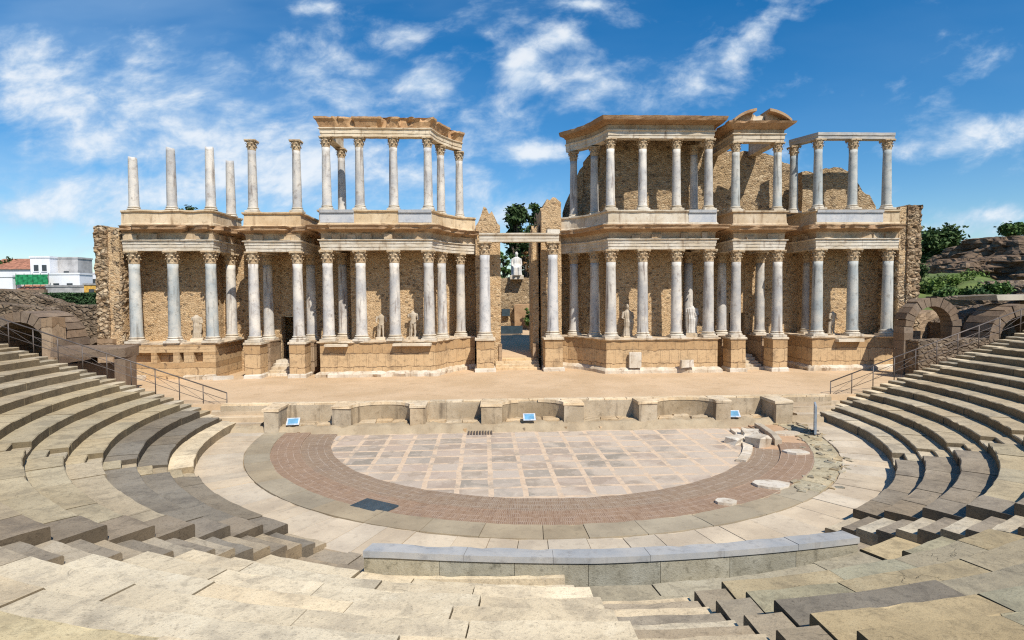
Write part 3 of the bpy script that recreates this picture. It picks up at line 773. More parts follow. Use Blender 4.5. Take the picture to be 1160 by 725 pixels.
POD, LT = 4.05, 10.70      # podium top, underside of lower architrave
U0, U1 = 13.62, 18.92      # upper order
side = {-1: 'left', 1: 'right'}
wx = {-1: (27.95, 25.25, 22.55), 1: (28.35, 25.6, 22.8)}
px_ = {-1: (14.17, 11.78, 9.32, 6.80), 1: (14.3, 11.84, 9.26, 6.83)}
dx = {-1: (19.53, 16.35), 1: (19.66, 16.42)}
flank = ((5.98, 14.75), (4.62, 16.5))
YF = 12.7
ordw = ('outermost', 'middle', 'innermost')
orp = ('outermost', 'second', 'third', 'innermost')
for s in (-1, 1):
    n = side[s]
    for k, x in enumerate(wx[s]):
        column(f'{ordw[k]} grey green column of three fronting the {n} end pavilion, ground storey', s*x, YF, POD, LT, .40, 'greenshaft', group='lower front columns')
    column(f'set-back column behind the inner corner of the {n} end pavilion, ground storey', s*22.35 if s < 0 else 23.6, 15.5, POD, LT, .38, 'shaft', group='lower rear columns')
    for k, x in enumerate(dx[s]):
        column(f'{"outer" if k == 0 else "inner"} grey column on a tall pedestal before the {n} side doorway', s*x, YF, POD, LT-.08, .38, 'shaft', group='side doorway columns')
    for k, px in enumerate(((305, 353.6) if s < 0 else (860, 817))):
        p = at(px, 380, 15.9)
        column(f'{"outer" if k == 0 else "inner"} half shaded column deep in the recess of the {n} side doorway', p.x, 15.9, POD-.1, LT, .38, 'shaft', group='lower rear columns')
    for k, x in enumerate(px_[s]):
        column(f'{orp[k]} pale grey column of four fronting the {n} inner pavilion, ground storey', s*x, YF, POD, LT, .40, 'shaft', group='lower front columns')
    column(f'shaded column behind the outer corner of the {n} inner pavilion, ground storey', s*13.75, 15.5, POD, LT, .38, 'shaft', group='lower rear columns')
    for k, (x, y) in enumerate(flank):
        column(f'{"nearer" if k == 0 else "farther"} column on the curved flank of the {n} inner pavilion, ground storey', s*x, y, POD, LT, .37, 'shaft', group='curved flank columns')
    column(f'tall veined white column {n} of the central doorway carrying the white lintel', s*2.66, 14.7, POD, 11.47, .43, 'whiteshaft', group='central doorway columns')
# upper storey
for k, (x, top) in enumerate(((27.83, 17.5), (25.17, 18.15), (22.43, 18.25))):
    column(('shortest broken bare shaft at the left end of the upper storey', 'broken bare shaft between two others atop the left end pavilion', 'broken bare shaft over the inner corner of the left end pavilion')[k], -x, YF, U0+.02, top, .33, 'shaft', False, .25, 'broken upper shafts', plinth=False)
column('short set-back broken shaft behind the inner corner of the left end pavilion roof', at(262, 244, 15.3).x, 15.3, 13.5, at(262, 181, 15.3).z, .33, 'shaft', False, .2, 'broken upper shafts', plinth=False)
for k, x in enumerate((19.43, 16.27)):
    column(('free standing upper column with capital, left of the pair over the left doorway', 'free standing upper column with capital, right of the pair over the left doorway')[k], -x, YF, 13.46, 18.66, .32, 'shaft', group='upper columns')
for s in (-1, 1):
    n = side[s]
    for k, x in enumerate(px_[s]):
        column(f'{orp[k]} upper column of four fronting the {n} inner pavilion', s*(x-.04), YF, U0, U1, .325, 'shaft', group='upper columns')
    for k, (x, y) in enumerate(flank):
        column(f'{"nearer" if k == 0 else "farther"} upper column on the curved flank of the {n} inner pavilion', s*x, y, U0-.1, U1-.1, .31, 'shaft', group='upper columns')
column('thin dark upper column at the back corner of the open left pavilion', -13.75, 15.7, U0, U1-.1, .31, 'shaft', group='upper columns')
column('upper column behind the outer corner of the roofed right pavilion', at(786, 205, 14.2).x, 14.2, U0, U1-.1, .31, 'shaft', group='upper columns')
for k, x in enumerate((16.34, 19.58)):
    column(('left', 'right')[k]+' upper column under the broken arched pediment', x, YF, 13.55, 18.7, .32, 'greenshaft', group='upper columns')
for k, x in enumerate((22.73, 25.45, 28.15)):
    column(f'{("leftmost", "middle", "rightmost")[k]} grey green upper column of three under the bare beam at the right end', x, YF, U0+.05, U1+.05, .33, 'greenshaft', group='upper columns')
column('set-back grey upper column at the left rear of the bare beam on the right', at(899, 205, 14.25).x, 14.25, U0, U1-.1, .32, 'greenshaft', group='upper columns')

# ------------------------------------------------------------------ entablatures and attics
def mir(path, s): return path if s < 0 else [(-x, y) for x, y in path][::-1]
ARCH = [(-.42, 10.70), (.36, 10.70), (.36, 10.92), (.40, 10.93), (.40, 11.16), (.44, 11.17), (.44, 11.36), (.55, 11.42), (.55, 11.48), (-.42, 11.48)]
FRZ = [(-.42, 11.484), (.34, 11.484), (.36, 11.92), (.42, 11.98), (-.42, 11.98)]
CRN = [(-.42, 11.984), (.46, 11.984), (.56, 12.07), (.62, 12.12), (1.08, 12.17), (1.10, 12.30), (1.20, 12.42), (1.20, 12.47), (-.42, 12.47)]
ATT = [(-.50, 12.474), (.52, 12.474), (.52, 12.62), (.45, 12.68), (.42, 13.40), (.47, 13.44), (.55, 13.50), (.55, 13.60), (-.5, 13.60)]
def shift(prof, dz): return [(o, z+dz) for o, z in prof]
def entab(label, path, mats=('whitestone', 'frieze', 'cornice'), erode=.5, seed=1, dz=0):
    t = thing('entablature', label, 'entablature', (path[0][0], path[0][1], 10.7), 'lower entablatures')
    def b(prof, nm, mat, er, zer=0, tt=(1, 1, 1)):
        mb = MB(); mb.sweep(shift(prof, dz), path, .3, er, seed, .01, tt, .3, zer); o = mb.build(nm, mat, t); o.location = -t.location
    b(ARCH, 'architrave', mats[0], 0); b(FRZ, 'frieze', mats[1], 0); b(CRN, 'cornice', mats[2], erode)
    # a few dentil-like lumps left of the frieze decoration
    mb = MB(); 
    for i in range(len(path)-1):
        a, c = Vector(path[i]), Vector(path[i+1]); L = (c-a).length; tt = (c-a)/L; nn = Vector((tt.y, -tt.x)); k = int(L/1.2)
        for j in range(k):
            if random.random() < .6:
                p = a+tt*(L*(j+.5)/max(1, k)+random.uniform(-.3, .3)); w = random.uniform(.12, .4)
                q = [p-tt*w+nn*.3, p-tt*w+nn*(.44+random.random()*.12), p+tt*w+nn*(.44+random.random()*.12), p+tt*w+nn*.3]
                mb = MB(); mb.prism([(v.x, v.y) for v in q], 11.5+dz, 11.5+dz+random.uniform(.2, .46), shade(.12)); o = mb.build('frieze_block', mats[1], t); o.location = -t.location
    return t
def attic(label, path, mat, floor, patch=None, seed=2, dz=0, zer=0.0, tint=(1, 1, 1)):
    t = thing('attic_parapet', label, 'parapet', (path[0][0], path[0][1], 12.47), 'attic parapets under the upper storey')
    mb = MB(); mb.sweep(shift(ATT, dz), path, .4, 0, seed, .012, tint, .3, zer); o = mb.build('parapet', mat, t); o.location = -t.location
    if floor:
        mb = MB(); mb.prism(floor, 12.2+dz, 13.30+dz); o = mb.build('floor_slab', 'frieze', t); o.location = -t.location
    if patch:
        for a, c in patch:
            mb = MB(); mb.sweep([(.30, 12.69), (.475, 12.69), (.455, 13.39), (.30, 13.39)], [(a, YF), (c, YF)], .5, 0, seed, .004); o = mb.build('marble_slab', 'bluemarble', t); o.location = -t.location
            mb = MB(); mb.sweep([(.30, 13.40), (.56, 13.40), (.60, 13.61), (.30, 13.61)], [(a, YF), (c, YF)], .5, 0, seed, .004); o = mb.build('marble_coping', 'bluemarble', t); o.location = -t.location
    return t
for s in (-1, 1):
    n = side[s]
    w = wx[s]; p = px_[s]; d = dx[s]
    wing = mir([(-w[0]-.55, YF), (-w[2], YF), (-w[2]+.1, 15.5), (-w[2]+.1, 17.0)], s)
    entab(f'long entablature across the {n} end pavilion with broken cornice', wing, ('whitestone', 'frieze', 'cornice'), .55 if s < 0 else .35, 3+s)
    fl = mir([(-w[0]-.4, 13.0), (-w[2]-.3, 13.0), (-w[2]-.3, 17), (-w[0]-.4, 17)], s)
    if s < 0: attic('plain sandstone attic parapet under the broken shafts at the left end', wing, 'cream', fl, None, 4, 0, .08, (1.0, .93, .83))
    else: attic('bluish white marble attic parapet under the three columns at the right end', wing, 'cream', fl, [(22.42, 27.6)], 5, .02, 0, (.95, .9, .82))
    door = mir([(-d[0], 16.9), (-d[0], YF), (-d[1], YF), (-d[1], 16.9)], s)
    entab(f'short entablature block over the {n} side doorway columns', door, ('whitestone', 'frieze', 'cornice'), .6 if s < 0 else .3, 8+s, -.09)
    fl = mir([(-d[0]+.3, 13.0), (-d[1]-.3, 13.0), (-d[1]-.3, 17), (-d[0]+.3, 17)], s)
    attic(('sandstone attic block under the two free columns over the left doorway', 'whitish attic block below the broken pediment over the right doorway')[s > 0], door, ('cream', 'whitestone')[s > 0], fl, None, 9+s, -.16 if s < 0 else -.05, .06 if s < 0 else 0, (.95, .82, .66) if s < 0 else (.93, .84, .72))
    pav = mir([(-p[0]+.1, 17.0), (-p[0], YF), (-p[3], YF)]+[(-6.45, 13.8), (-5.98, 14.75), (-5.35, 15.75), (-4.62, 16.5), (-3.55, 17.0)], s)
    entab(f'{n} inner pavilion entablature that bends back along the curved flank', pav, ('whitestone', 'frieze', 'cornice'), .45 if s < 0 else .2, 13+s)
    fl = mir([(-p[0]+.4, 13.0), (-p[3]-.3, 13.0), (-6.2, 14.6), (-5.6, 15.8), (-3.4, 17.3), (-3.4, 18.5), (-p[0]+.4, 18.5)], s)
    attic(('attic parapet of the left inner pavilion, marble at its ends and sandstone between', 'smooth cream white attic parapet of the right inner pavilion')[s > 0], pav, ('cream', 'whitestone')[s > 0], fl,
          [(-14.55, -12.1), (-8.9, -6.5)] if s < 0 else [(12.6, 14.7)], 15+s, 0, 0, (.95, .86, .72) if s < 0 else (1, .98, .94))
# central lintel
t = thing('door_lintel', 'long white marble lintel bridging the two central doorway columns', 'lintel', (0, 14.7, 11.47))
mb = MB(); mb.sweep([(-.42, 0), (.40, 0), (.40, .22), (.44, .23), (.44, .46), (.55, .54), (.55, .66), (-.42, .66)], [(-3.05, 0), (3.12, 0)], .6, 0, 3, .006); mb.build('beam', 'whitestone', t)
mb = MB(); mb.box(2.2, 3.2, -.45, .4, .664, .95, jit=.04, bev=.04); mb.build('broken_block', 'whitestone', t)

# upper entablatures
UA = [(-.36, 18.92), (.30, 18.92), (.30, 19.12), (.34, 19.13), (.34, 19.38), (.44, 19.46), (.44, 19.52), (-.36, 19.52)]
UC = [(-.36, 19.524), (.36, 19.524), (.40, 19.70), (.85, 20.02), (.98, 20.14), (1.0, 20.30), (-.36, 20.30)]
def upper(label, path, parts, loc):
    t = thing('upper_entablature', label, 'entablature', loc)
    for nm, prof, mat, er, sd, tt, st in parts:
        mb = MB(); mb.sweep(prof, path, st, er, sd, .012, tt, .3); o = mb.build(nm, mat, t); o.location = -t.location
    return t
pl = [(-14.02, 16.2), (-14.13, YF), (-6.76, YF), (-6.45, 13.8), (-5.98, 14.75), (-5.35, 15.75), (-4.62, 16.55)]
UCB = [(-.36, 19.524), (.36, 19.524), (.40, 19.66), (.52, 19.95), (.66, 20.1), (.68, 20.24), (.3, 20.28), (-.36, 20.26)]
upper('open beam with a gap-toothed broken cornice atop the left pavilion', pl, [('architrave', UA, 'cream', 0, 21, (1.08, 1.05, 1), .35), ('cornice', UCB, 'cornice', 1.7, 22, (1.3, 1.25, 1.15), .12)], (-14, YF, 18.9))
pr = [(-x, y) for x, y in [(-14.55, 16.6), (-14.26, YF), (-6.79, YF), (-6.45, 13.8), (-5.98, 14.75), (-5.35, 15.75), (-4.62, 16.55), (-4.3, 17.0)]][::-1]
t = upper('complete entablature with thin projecting cornice roofing the right inner pavilion', pr, [('architrave', shift(UA, 0), 'whitestone', 0, 23, (1, 1, 1), .5), ('frieze', [(-.36, 19.524), (.30, 19.524), (.32, 19.9), (-.36, 19.9)], 'frieze', 0, 24, (.95, .9, .85), .5), ('cornice', [(-.36, 19.904), (.40, 19.904), (.55, 20.02), (1.02, 20.08), (1.08, 20.22), (1.12, 20.36), (-.36, 20.36)], 'cornice', .10, 25, (.95, .9, .85), .3)], (14, YF, 18.9))
mb = MB(); mb.prism([(6.5, 13.0), (14.5, 13.0), (14.6, 16.2), (4.5, 16.6), (5.3, 15.8), (6.0, 14.6)], 19.95, 20.33); o = mb.build('ceiling_slab', 'frieze', t); o.location = -t.location
# broken segmental pediment on the right doorway
dr = [(16.34, 16.9), (16.34, YF), (19.6, YF), (19.6, 16.9)]
t = upper('pedimented entablature over the right doorway with two curved gable halves', dr, [('architrave', shift([(o, z) for o, z in UA], -.22), 'whitestone', 0, 26, (.98, .93, .86), .5), ('frieze', [(-.36, 19.304), (.30, 19.304), (.32, 19.62), (-.36, 19.62)], 'frieze', 0, 27, (1.05, 1, .95), .5),
           ('cornice', [(-.36, 19.624), (.42, 19.624), (.9, 19.95), (1.0, 20.10), (-.36, 20.10)], 'cornice', .25, 28, (1.1, 1.05, 1.0), .25)], (18, YF, 18.7))
cxp, R_ = 17.97, 2.62
for sg in (-1, 1):
    pts = []; outer = []; inner = []
    for k in range(9):
        a = radians(34+ (79-34)*k/8); outer.append((cxp-sg*-1*0+sg*R_*cos(a), 18.98+R_*sin(a)*.70)); inner.append((cxp+sg*(R_-.42)*cos(a*1.0), 18.94+(R_-.42)*sin(a)*.70))
    poly = [outer[0], *outer[1:], inner[-1], *inner[:-1][::-1]]
    low = [(x, max(z, 20.11)) for x, z in outer]; 
    mb = MB(); mb.vprism([(x, z) for x, z in outer]+[(outer[-1][0]-sg*-.0, 20.11), (outer[0][0], 20.11)], YF-.35, YF+.55); o = mb.build('gable_half', 'frieze', t); o.location = -t.location
    rim = [(x, z) for x, z in outer]+[(x-sg*.05*0, z+.20) for x, z in outer[::-1]]
    mb = MB(); mb.vprism(rim, YF-.98, YF+.6); o = mb.build('curved_cornice', 'cornice', t); o.location = -t.location
mb = MB(); mb.vprism([(17.5, 20.11), (17.6, 20.75), (17.8, 20.6), (18.1, 20.68), (18.3, 20.62), (18.42, 20.11)], YF-.2, YF+.4); o = mb.build('core', 'cream', t); o.location = -t.location
# bare beam at right end
rb = [(at(899, 205, 14.25).x+.1, 14.75), (22.73, YF), (28.5, YF)]
upper('thin bare marble beam linking the upper columns at the right end', rb, [('beam', [(-.34, 18.97), (.32, 18.97), (.32, 19.18), (.38, 19.22), (.38, 19.43), (-.34, 19.43)], 'bluemarble', 0, 29, (.92, .86, .78), .5)], (23, YF, 18.97))

# ------------------------------------------------------------------ podiums
def podium(label, path, back, s, moulds=True, body='ashlar', dk=(1, 1, 1)):
    t = thing('podium', label, 'podium', (path[0][0], path[0][1], ST), 'podiums of the stage building')
    mb = MB(); mb.sweep([(-1.2, ST-.3), (.42, ST-.3), (.42, 3.86), (-1.2, 3.86)], path, .6, 0, 5, .02, dk); o = mb.build('body', body, t); o.location = -t.location
    mb = MB(); mb.prism([(x, y) for x, y in path]+back, ST-.2, 3.94); o = mb.build('core', body, t); o.location = -t.location
    mb = MB(); prof = [(-1.1, 3.864), (.44, 3.864), (.55, 3.93), (.60, 3.95), (.60, 4.05), (-1.1, 4.05)] if moulds else [(-1.1, 3.864), (.44, 3.864), (.46, 4.04), (-1.1, 4.04)]
    mb.sweep(prof, path, .3, .55 if moulds == 1 else .15, 6+s, .02, (.95, .9, .85), .42); o = mb.build('top_moulding', 'cream', t); o.location = -t.location
    mb = MB(); mb.sweep([(-.5, ST-.25), (.72, ST-.25), (.72, ST+.22), (.62, ST+.34), (.44, ST+.42), (-.5, ST+.42)], path, .25, .5 if moulds != 2 else .12, 9+s, .03, (1, .97, .93), .43); o = mb.build('base_moulding', 'whitestone', t); o.location = -t.location
    mb = MB(); mb.prism([(x, y) for x, y in path]+back, 3.95, 4.03); o = mb.build('pavement', 'cream', t); o.location = -t.location
    return t
for s in (-1, 1):
    n = side[s]; w = wx[s]; p = px_[s]
    pp = mir([(-p[0]-.15, 17.0), (-p[0]-.15, YF), (-p[3]+.15, YF), (-6.25, 13.8), (-5.75, 14.75), (-5.1, 15.7), (-4.3, 16.4), (-3.7, 16.7)], s)
    podium(f'{n} inner podium of squared blocks that curves in towards the central doorway', pp, mir([(-3.7, 17.6), (-14, 17.6)], s) if s < 0 else [(14, 17.6), (3.7, 17.6)], s, 1 if s < 0 else 2)
    if s > 0:
        ww = [(w[2]-.15, 17.0), (w[2]-.15, YF), (w[0]+.45, YF)]
        podium('right end podium of squared tan blocks', ww, [(w[0]+.4, 17), (w[2], 17)], s, 1)
# left end podium with empty sockets
w = wx[-1]
t = thing('podium', 'left end podium of tan blocks with four dark square sockets', 'podium', (-25, YF, ST), 'podiums of the stage building')
mb = MB(); yf = YF-.44
mb.box(-28.6, -22.2, yf, 16.9, ST-.3, 2.62); mb.box(-28.6, -22.2, yf+.55, 16.9, 2.622, 3.94)
mb.box(-28.6, -22.2, yf, yf+.54, 3.36, 3.94)
xs = [-28.6, -28.35, -26.75, -26.35, -24.95, -24.55, -24.15, -23.5, -22.2]
hol = [(-28.35, -26.75), (-26.35, -25.2), (-24.75, -24.45), (-23.75, -23.1)]
x = -28.6
for a, b in hol: mb.box(x, a, yf, yf+.54, 2.624, 3.358, shade(.08)); x = b
mb.box(x, -22.2, yf, yf+.54, 2.624, 3.358); o = mb.build('body', 'ashlar', t); o.location = -t.location
mb = MB(); mb.sweep([(-1.1, 3.944), (.46, 3.944), (.50, 4.05), (-1.1, 4.05)], [(-28.6, YF), (-22.3, YF), (-22.3, 16.9)], .3, .4, 7, .02, (.95, .9, .85), .42); o = mb.build('top_moulding', 'cream', t); o.location = -t.location
mb = MB(); mb.box(-28.5, -22.5, YF, 16.8, 3.946, 4.03); o = mb.build('pavement', 'cream', t); o.location = -t.location
for a, b in ((-28.3, -27.1), (-24.3, -23.1), (-23.0, -22.2)): mb = MB(); mb.box(a, b, yf-.5, yf+.1, ST-.1, ST+.3, shade(.08), jit=.06, bev=.04); o = mb.build('base_moulding', 'whitestone', t); o.location = -t.location
mb = MB(); mb.box(-22.1, -20.9, 11.6, 12.2, ST-.1, ST+.28, shade(.08), jit=.08, rot=.35); tag(mb.build('fallen_block', 'whitestone'), 'whitish fallen block lying askew between the left end podium and a pedestal', 'stone block')

def pedestal(label, x, y, w, z1, mat='ashlar', mould=True, basew=1.2):
    t = thing('pedestal', label, 'pedestal', (x, y, ST), 'column pedestals')
    mb = MB(); mb.box(-w, w, -w, w*1.6, -.3, z1-ST-.17, jit=.015); mb.build('block', mat, t, loc=(0, 0, 0))
    mb = MB(); mb.box(-w*1.15, w*1.15, -w*1.15, w*1.7, z1-ST-.168, z1-ST-.01, jit=.02, bev=.03); mb.build('top_moulding', 'cream', t)
    mb = MB(); mb.box(-w*basew, w*basew, -w*basew, w*1.75, -.2, .3, jit=.03, bev=.08); mb.build('base_moulding', 'whitestone', t)
    return t
for s in (-1, 1):
    n = side[s]
    for k, x in enumerate(dx[s]): pedestal(f'tall square pedestal under the {"outer" if k == 0 else "inner"} column of the {n} side doorway', s*x, YF, .56, POD)
    pedestal(f'massive block pedestal under the tall white column {n} of the central doorway', s*2.66, 14.7, .68, POD)
# side doorway side walls and steps
for s in (-1, 1):
    n = side[s]
    for k in range(2):
        X = s*(at((305, 353.6)[k] if s < 0 else (860, 817)[k], 380, 15.9).x*s)
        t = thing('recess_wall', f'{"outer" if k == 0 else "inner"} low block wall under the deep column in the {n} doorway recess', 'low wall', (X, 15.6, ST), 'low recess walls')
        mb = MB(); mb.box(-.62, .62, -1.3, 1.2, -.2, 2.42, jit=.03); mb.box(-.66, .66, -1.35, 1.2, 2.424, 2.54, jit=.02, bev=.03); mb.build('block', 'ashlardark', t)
    t = thing('doorway_steps', f'small flight of worn steps climbing into the {n} side doorway', 'steps', (s*17.95, 13.9, ST), 'steps into the doorways')
    for k in range(5):
        mb = MB(); mb.box(-1.0, 1.0, -.7+k*.5, 2.6, -.2, .2*(k+1), shade(.1), jit=.02, bev=.03); mb.build('step', 'cream', t)
t = thing('doorway_steps', 'wide flight of worn stone steps rising into the central doorway', 'steps', (-.1, 15.3, ST), 'steps into the doorways')
for k in range(4):
    mb = MB(); mb.box(-1.75, 1.75, -.2+k*.45, 2.6, -.2, .2*(k+1), mul((.95, .85, .7), shade(.1)), jit=.02, bev=.03); mb.build('step', 'cream', t)
mb = MB(); mb.add([(-2.6, 16.6, 2.2), (2.6, 16.6, 2.2), (5, 36, 3.7), (-5, 36, 3.7)], [(0, 1, 2, 3)]); mb.v = [(x, y, z) for x, y, z in mb.v]
struct(mb.build('passage_path', 'sand'))

# loose blocks on the right podium front
for x, y, w, h, r, lb in ((7.95+.55, 12.02, .45, 1.15, 0, 'white square marble slab leaning on the right inner podium'), (12.35, 11.85, .55, .55, .5, 'broken white marble fragment lying before the right inner podium')):
    mb = MB(); mb.box(x-w, x+w, y-.12, y+.12, ST+.44, ST+.44+h, jit=.05 if r else .01, rot=r*.5, bev=.02); tag(mb.build('marble_slab', 'whitestone'), lb, 'marble slab')
for a, b, sd, lb in ((-14.3, -12.7, 0, 'projecting moulded ledge slab at the outer end of the left inner podium'), (-9.4, -6.6, 0, 'projecting moulded ledge slab at the inner end of the left inner podium'), (24.0, 26.0, 0, 'projecting moulded ledge slab in the middle of the right end podium')):
    mb = MB(); mb.box(a, b, 11.75, 12.5, 3.62 if a > 20 else 3.70, 3.86, jit=.03, bev=.03); tag(mb.build('ledge_slab', 'cream'), lb, 'ledge slab')

# ------------------------------------------------------------------ rubble walls
def wall_seg(mb, p, q, z0, top, th=1.0, amp=.05, ds=.3, rag=.25, seed=0, tint=(1, 1, 1), big=0):
    """wall with a displaced front face from plan point p to q (front on the right-hand side going p->q), ragged top(u)"""
    p, q = Vector(p), Vector(q); L = (q-p).length; t = (q-p)/L; n = Vector((t.y, -t.x))
    nu = max(2, int(L/ds)); vs = []; fs = []
    tops = []
    for i in range(nu+1):
        u = i/nu; tops.append(top(u)+(rag*(noise.noise(Vector((u*L*1.3+seed*5, seed, 0)))+.6*noise.noise(Vector((u*L*4+seed, 3, 0)))) if rag else 0))
    nz = max(2, int((max(tops)-z0)/ds))
    for layer in (0, 1):
        for i in range(nu+1):
            u = i/nu; b = p+t*(L*u)
            for k in range(nz+1):
                z = z0+(tops[i]-z0)*k/nz
                d = noise.noise(Vector((b.x*1.9, b.y*1.9, z*2.3)))*amp+noise.noise(Vector((b.x*.5, b.y*.5, z*.5+seed)))*amp*1.5
                if big: d += big*(noise.cell(Vector((b.x*3.1+seed, b.y*3.1, z*4.2))) if False else noise.noise(Vector((b.x*4.3, b.y*4.3, z*5.5))))
                o = d if layer == 0 else -th+d*.6
                vs.append((b.x+n.x*o, b.y+n.y*o, z))
    m = nz+1; N = (nu+1)*m
    for i in range(nu):
        for k in range(nz):
            a = i*m+k; fs.append((a, a+m, a+m+1, a+1)); fs.append((N+a, N+a+1, N+a+m+1, N+a+m))
        a = i*m+nz; fs.append((a, a+m, N+a+m, N+a))
    for k in range(nz): fs.append((k, k+1, N+k+1, N+k)); a = nu*m+k; fs.append((a, N+a, N+a+1, a+1))
    mb.add(vs, fs, tint)
def const(z): return lambda u: z
def lerpz(*zs):
    def f(u):
        x = u*(len(zs)-1); i = min(int(x), len(zs)-2); return zs[i]+(zs[i+1]-zs[i])*(x-i)
    return f

def back_wall(s):
    n = side[s]
    t = thing('stage_back_wall', f'tan rubble back wall behind the {n} half of the colonnade', 'wall', (s*15, 15, ST), 'rubble back walls')
    def seg(nm, pts, z0, tops, mat, **k):
        mb = MB()
        P_ = mir(pts, s); T = tops if s < 0 else tops[::-1]
        for i in range(len(P_)-1):
            f = T[i]
            if s > 0 and callable(f): g = f; f = (lambda g: (lambda u: g(1-u)))(g)
            wall_seg(mb, P_[i], P_[i+1], z0, f, seed=i+s*3+z0, **k)
        o = mb.build(nm, mat, t); o.location = -t.location; return o
    c = const(12.6)
    seg('wall', [(-29.6, 14.6), (-23.6, 14.6)], ST-.3, [c], 'rubblewall', rag=.1)
    seg('wall', [(-23.6, 14.7), (-23.55, 17.1)], ST-.3, [c], 'rubblewall', rag=.1)
    seg('wall', [(-23.9, 16.9), (-19.05, 16.9)], ST-.3, [c], 'rubblewall', rag=.1)
    seg('wall', [(-17.7, 16.9), (-12.7, 16.9)], ST-.3, [c], 'rubblewall', rag=.1)
    seg('lintel_wall', [(-19.2, 16.95), (-17.55, 16.95)], 5.75, [c], 'rubblewall', rag=.1)
    seg('wall', [(-12.95, 17.1), (-12.95, 14.7)], ST-.3, [c], 'rubblewall', rag=.1)
    seg('wall', [(-12.95, 14.6), (-7.5, 14.6)], ST-.3, [c], 'rubblewall', rag=.1)
    seg('wall', [(-7.5, 14.65), (-7.0, 16.2), (-6.0, 17.5), (-4.4, 18.4), (-2.7, 18.9)], ST-.3, [c]*4, 'rubblewall', rag=.1)
    seg('dark_box_wall', [(-20.2, 20.2), (-16.6, 20.2)], ST-.3, [const(5.6)], 'rubblewall', rag=0)  # walls and roof added behind the side door to keep its opening dark
    seg('dark_box_wall', [(-20.0, 20.3), (-19.95, 17.8)][::-1], ST-.3, [const(6.3)], 'rubblewall', rag=0)
    seg('dark_box_wall', [(-16.7, 17.8), (-16.75, 20.3)][::-1], ST-.3, [const(6.3)], 'rubblewall', rag=0)
    mb = MB(); mb.box(s*18.3-2.2, s*18.3+2.2, 17.5, 21.2, 6.31, 6.7); o = mb.build('dark_box_roof', 'rubblewall', t); o.location = -t.location
    if s > 0:   # upper storey, standing on the right only
        U = 12.4
        seg('upper_wall', [(-14.9, 15.0), (-7.4, 15.0)], U, [lerpz(19.9, 20.2, 20.1, 20.2)], 'upperrubble', rag=.1, amp=.08)
        seg('upper_wall', [(-7.4, 15.05), (-6.7, 16.6), (-5.6, 17.6), (-3.9, 18.6)], U, [lerpz(20.0, 19.7), lerpz(19.6, 18.2), lerpz(18.1, 14.6)], 'upperrubble', rag=.5, amp=.15)
        seg('upper_wall', [(-23.4, 16.9), (-14.6, 16.9)], U, [lerpz(17.6, 18.6, 19.0, 19.1, 19.1, 19.3)], 'upperrubble', rag=.25, amp=.08)
        seg('upper_wall', [(-29.0, 15.0), (-22.8, 15.0)], U, [lerpz(14.2, 15.4, 17.2, 17.5, 16.9, 17.3)], 'upperrubble', rag=.4, amp=.1)
        seg('upper_wall', [(-14.75, 17.0), (-14.75, 15.1)], U, [lerpz(19.5, 19.9)], 'upperrubble', rag=.1)
    return t
bl = back_wall(-1); br_ = back_wall(1)
# ragged end walls
for s, x0, x1, zt, lb in ((-1, 28.75, 30.35, 12.45, 'ragged rubble stub closing the left end of the stage building'), (1, 28.95, 30.55, 13.95, 'ragged rubble stub closing the right end of the stage building')):
    t = thing('rubble_pier', lb, 'ruined wall', (s*29.6, 13, ST), 'ragged end walls')
    mb = MB(); a, b = (-x1, -x0) if s < 0 else (x0, x1)
    a2, b2 = (a, a+.85) if s < 0 else (a+.55, b)
    wall_seg(mb, (a2, 12.15), (b2, 12.15), ST-.4, const(zt), 4.6, .10, .13, .25, 3+s, big=.2)
    sm = MB(); wall_seg(sm, (b2-.05, 12.3) if s < 0 else (a, 12.3), (b, 12.3) if s < 0 else (a2+.05, 12.3), ST-.4, const(zt-.1), 4.4, .04, .2, .15, 13+s); o = sm.build('smooth_face', 'rubblewall', t); o.location = -t.location
    wall_seg(mb, (b, 12.3), (b, 16.6), ST-.4, const(zt-.15), .5, .10, .16, .25, 5+s, big=.16)
    wall_seg(mb, (a, 16.6), (a, 12.3), ST-.4, const(zt-.15), .5, .10, .16, .25, 7+s, big=.16)
    o = mb.build('wall', 'roughrubble', t); o.location = -t.location
    mb = MB(); mb.box(a+.15 if s < 0 else b-1.2, a+1.2 if s < 0 else b-.15, 11.8, 12.5, ST-.3, 4.4, jit=.05); o = mb.build('corner_block', 'ashlardark', t); o.location = -t.location
# central jamb piers
for s, lb, parts in ((-1, 'tall ragged masonry jamb left of the central doorway', [(-3.35, -1.38, 16.3, 20.0, (12.9, 14.3, 13.9, 13.0), 'rubblewall')]), (1, 'taller ragged masonry jamb right of the central doorway', [(1.28, 1.75, 16.9, 20.5, (12.7, 13.2), 'rubblewall'), (1.95, 3.55, 16.2, 20.4, (14.2, 15.2, 15.1, 14.7), 'rubblewall')])):
    t = thing('door_jamb', lb, 'ruined pier', (s*2.2, 17, ST), 'central doorway jambs')
    for x0, x1, y0, y1, z1, mt in parts:
        mb = MB()
        wall_seg(mb, (x0, y0), (x1, y0), ST-.3, lerpz(*z1), y1-y0, .06, .2, .9, 2+s)
        wall_seg(mb, (x1, y0+.02), (x1, y1), ST-.3, const(z1[-1]-.4), .4, .05, .25, .9, 4+s); wall_seg(mb, (x0, y1), (x0, y0+.02), ST-.3, const(z1[0]-.3), .4, .05, .25, .9, 6+s)
        o = mb.build('masonry', mt, t); o.location = -t.location
    mb = MB(); mb.box(-1.55 if s < 0 else 1.2, -1.3 if s < 0 else 1.5, 16.2, 16.7, ST, 3.4, jit=.01); o = mb.build('jamb_block', 'ashlardark', t); o.location = -t.location

